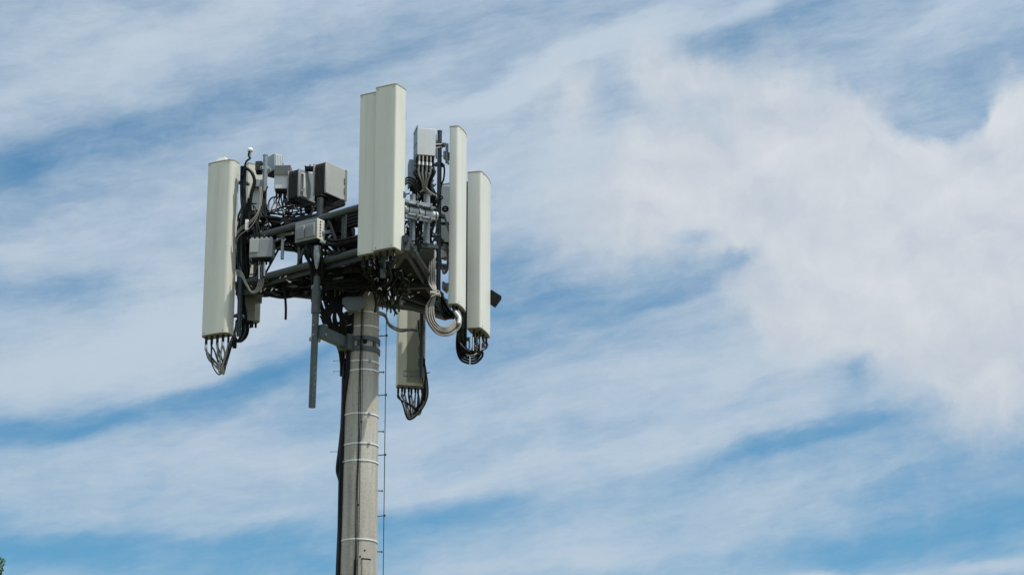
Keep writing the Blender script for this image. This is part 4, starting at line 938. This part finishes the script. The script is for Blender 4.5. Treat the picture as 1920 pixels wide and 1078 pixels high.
for k, (a0, a1) in enumerate(((268, 262), (272, 266), (277, 272))):
    pts = []
    for j, y in enumerate((560, 640, 700, 780, 850, 920, 990, 1078, 1150)):
        a = a0 + (a1 - a0) * j / 8 + (1.2 * math.sin(j * 2.1 + k)); pts.append(onpole(a, zpx(y), .030 if 620 < y < 665 else .006))
    e = pts[-1].copy(); e.z = .2; pts.append(e)
    cable(pts, .0055 if k < 2 else .003, BLACKM, t, name='wire')
# hanging tail and drooping cables left
t = bundle('cable_bundle', 'black cables sagging under the left deck with one short tail hanging straight down', 'cables', Q(535, 560, -.1))
cable([Q(533, 540, -.1), Q(535, 560, -.12), Q(536, 580, -.12), Q(535.5, 599, -.12)], .018, BLACK, t)
for o in (0, 3, 6): cable([Q(470, 548 - o, .1), Q(490, 548 + o * .3, .05), Q(510, 554 + o * .3, 0), Q(533, 557 + o * .3, -.1), Q(556, 552 + o * .3, -.1), Q(590, 556 - o, -.3)], .014, BLACK, t)
t = bundle('cable_loop', 'short black cables curling under the slim olive box, right of the wide left antenna', 'cables', Q(455, 640, .3))
for k in range(5): cable([Q(452 + 3 * k, 600, .4), Q(454 + 3 * k, 618, .4), Q(449 + 3 * k, 633, .38), Q(443 + k * 1.5, 641, .35), Q(441, 628, .32), Q(443, 600, .3)], .012, BLACK if k != 2 else MID, t)
for k in range(7): cable([Q(446 + 2 * k, 545, .3), J(Q(450 + k, 565, .3), .03), J(Q(452 + k, 585, .35), .03), Q(450 + 2 * k, 605, .35)], .015, BLACK, t)
# dark run behind the left antenna edge
for k in range(4): cable([Q(450, 440 + 8 * k, .2), J(Q(448, 480, .2), .02), J(Q(449, 520, .2), .02), Q(447, 560, .25)], .02, BLACK, t)

# ------------------------------------------------------------------ tree whose tip shows bottom left
tx = P(-70, 1078, 30).x; tz = P(4, 1047, 30).z
tree = thing('broadleaf_tree', 'green leafy tree, only its topmost sprig showing in the bottom left corner', 'tree', (tx, 30, 0))
trunk = MB(); trunk.tube(cr([(tx, 30, -.1), (tx + .1, 30.05, 1.6), (tx - .05, 30, 3.2), (tx + .05, 30, 5.5)]), .17, 12, r1=.06)
rt = random.Random(3); tips = []
for k in range(26):
    zb = 1.9 + 3.4 * k / 26; a = k * 2.4; ln = 1.7 * (1 - (k / 34))
    s0 = Vector((tx, 30, zb)); s1 = s0 + Vector((math.cos(a) * ln, math.sin(a) * ln, .7 + ln * .35))
    trunk.tube([s0, s0.lerp(s1, .5) + Vector((0, 0, .12)), s1], .035, 6, r1=.008); tips += [s0.lerp(s1, f) for f in (.5, .7, .85, 1)]
sp = P(3, 1052, 30); s0 = Vector((tx, 30, 5.4)); q1 = P(-6, 1120, 30)
trunk.tube(cr([s0, s0.lerp(q1, .6), q1, P(2, 1085, 30), sp]), .03, 6, r1=.004)
trunk.build('trunk', BARK, tree)
lf = MB()
def leaf(c, s):
    R_ = Matrix.Rotation(rt.uniform(0, 6.28), 3, 'Z') @ Matrix.Rotation(rt.uniform(-1.1, 1.1), 3, 'X') @ Matrix.Rotation(rt.uniform(-.6, .6), 3, 'Y')
    pts = [(-s * .5, 0, 0), (-s * .2, s * .22, .02), (s * .2, s * .2, .02), (s * .6, 0, -.02), (s * .2, -s * .2, .02), (-s * .2, -s * .22, .02)]
    lf.bm.faces.new([lf.bm.verts.new(Vector(c) + R_ @ Vector(p)) for p in pts])
for tp in tips:
    for _ in range(70):
        leaf(tp + Vector((rt.gauss(0, .28), rt.gauss(0, .28), rt.gauss(0, .22))), rt.uniform(.06, .11))
for k in range(80):
    f = rt.random(); y = 1046 + 60 * f
    leaf(P((4 + rt.uniform(-6, 6)) if y < 1062 else rt.uniform(-8, 4), y, 30 + rt.uniform(-.1, .1)), rt.uniform(.035, .06))
for k in range(500): leaf(P(rt.uniform(-60, -2) - 10, rt.uniform(1080, 1200), 30 + rt.uniform(-.5, .5)), rt.uniform(.05, .09))
lf.build('crown', LEAF, tree, smooth=False)
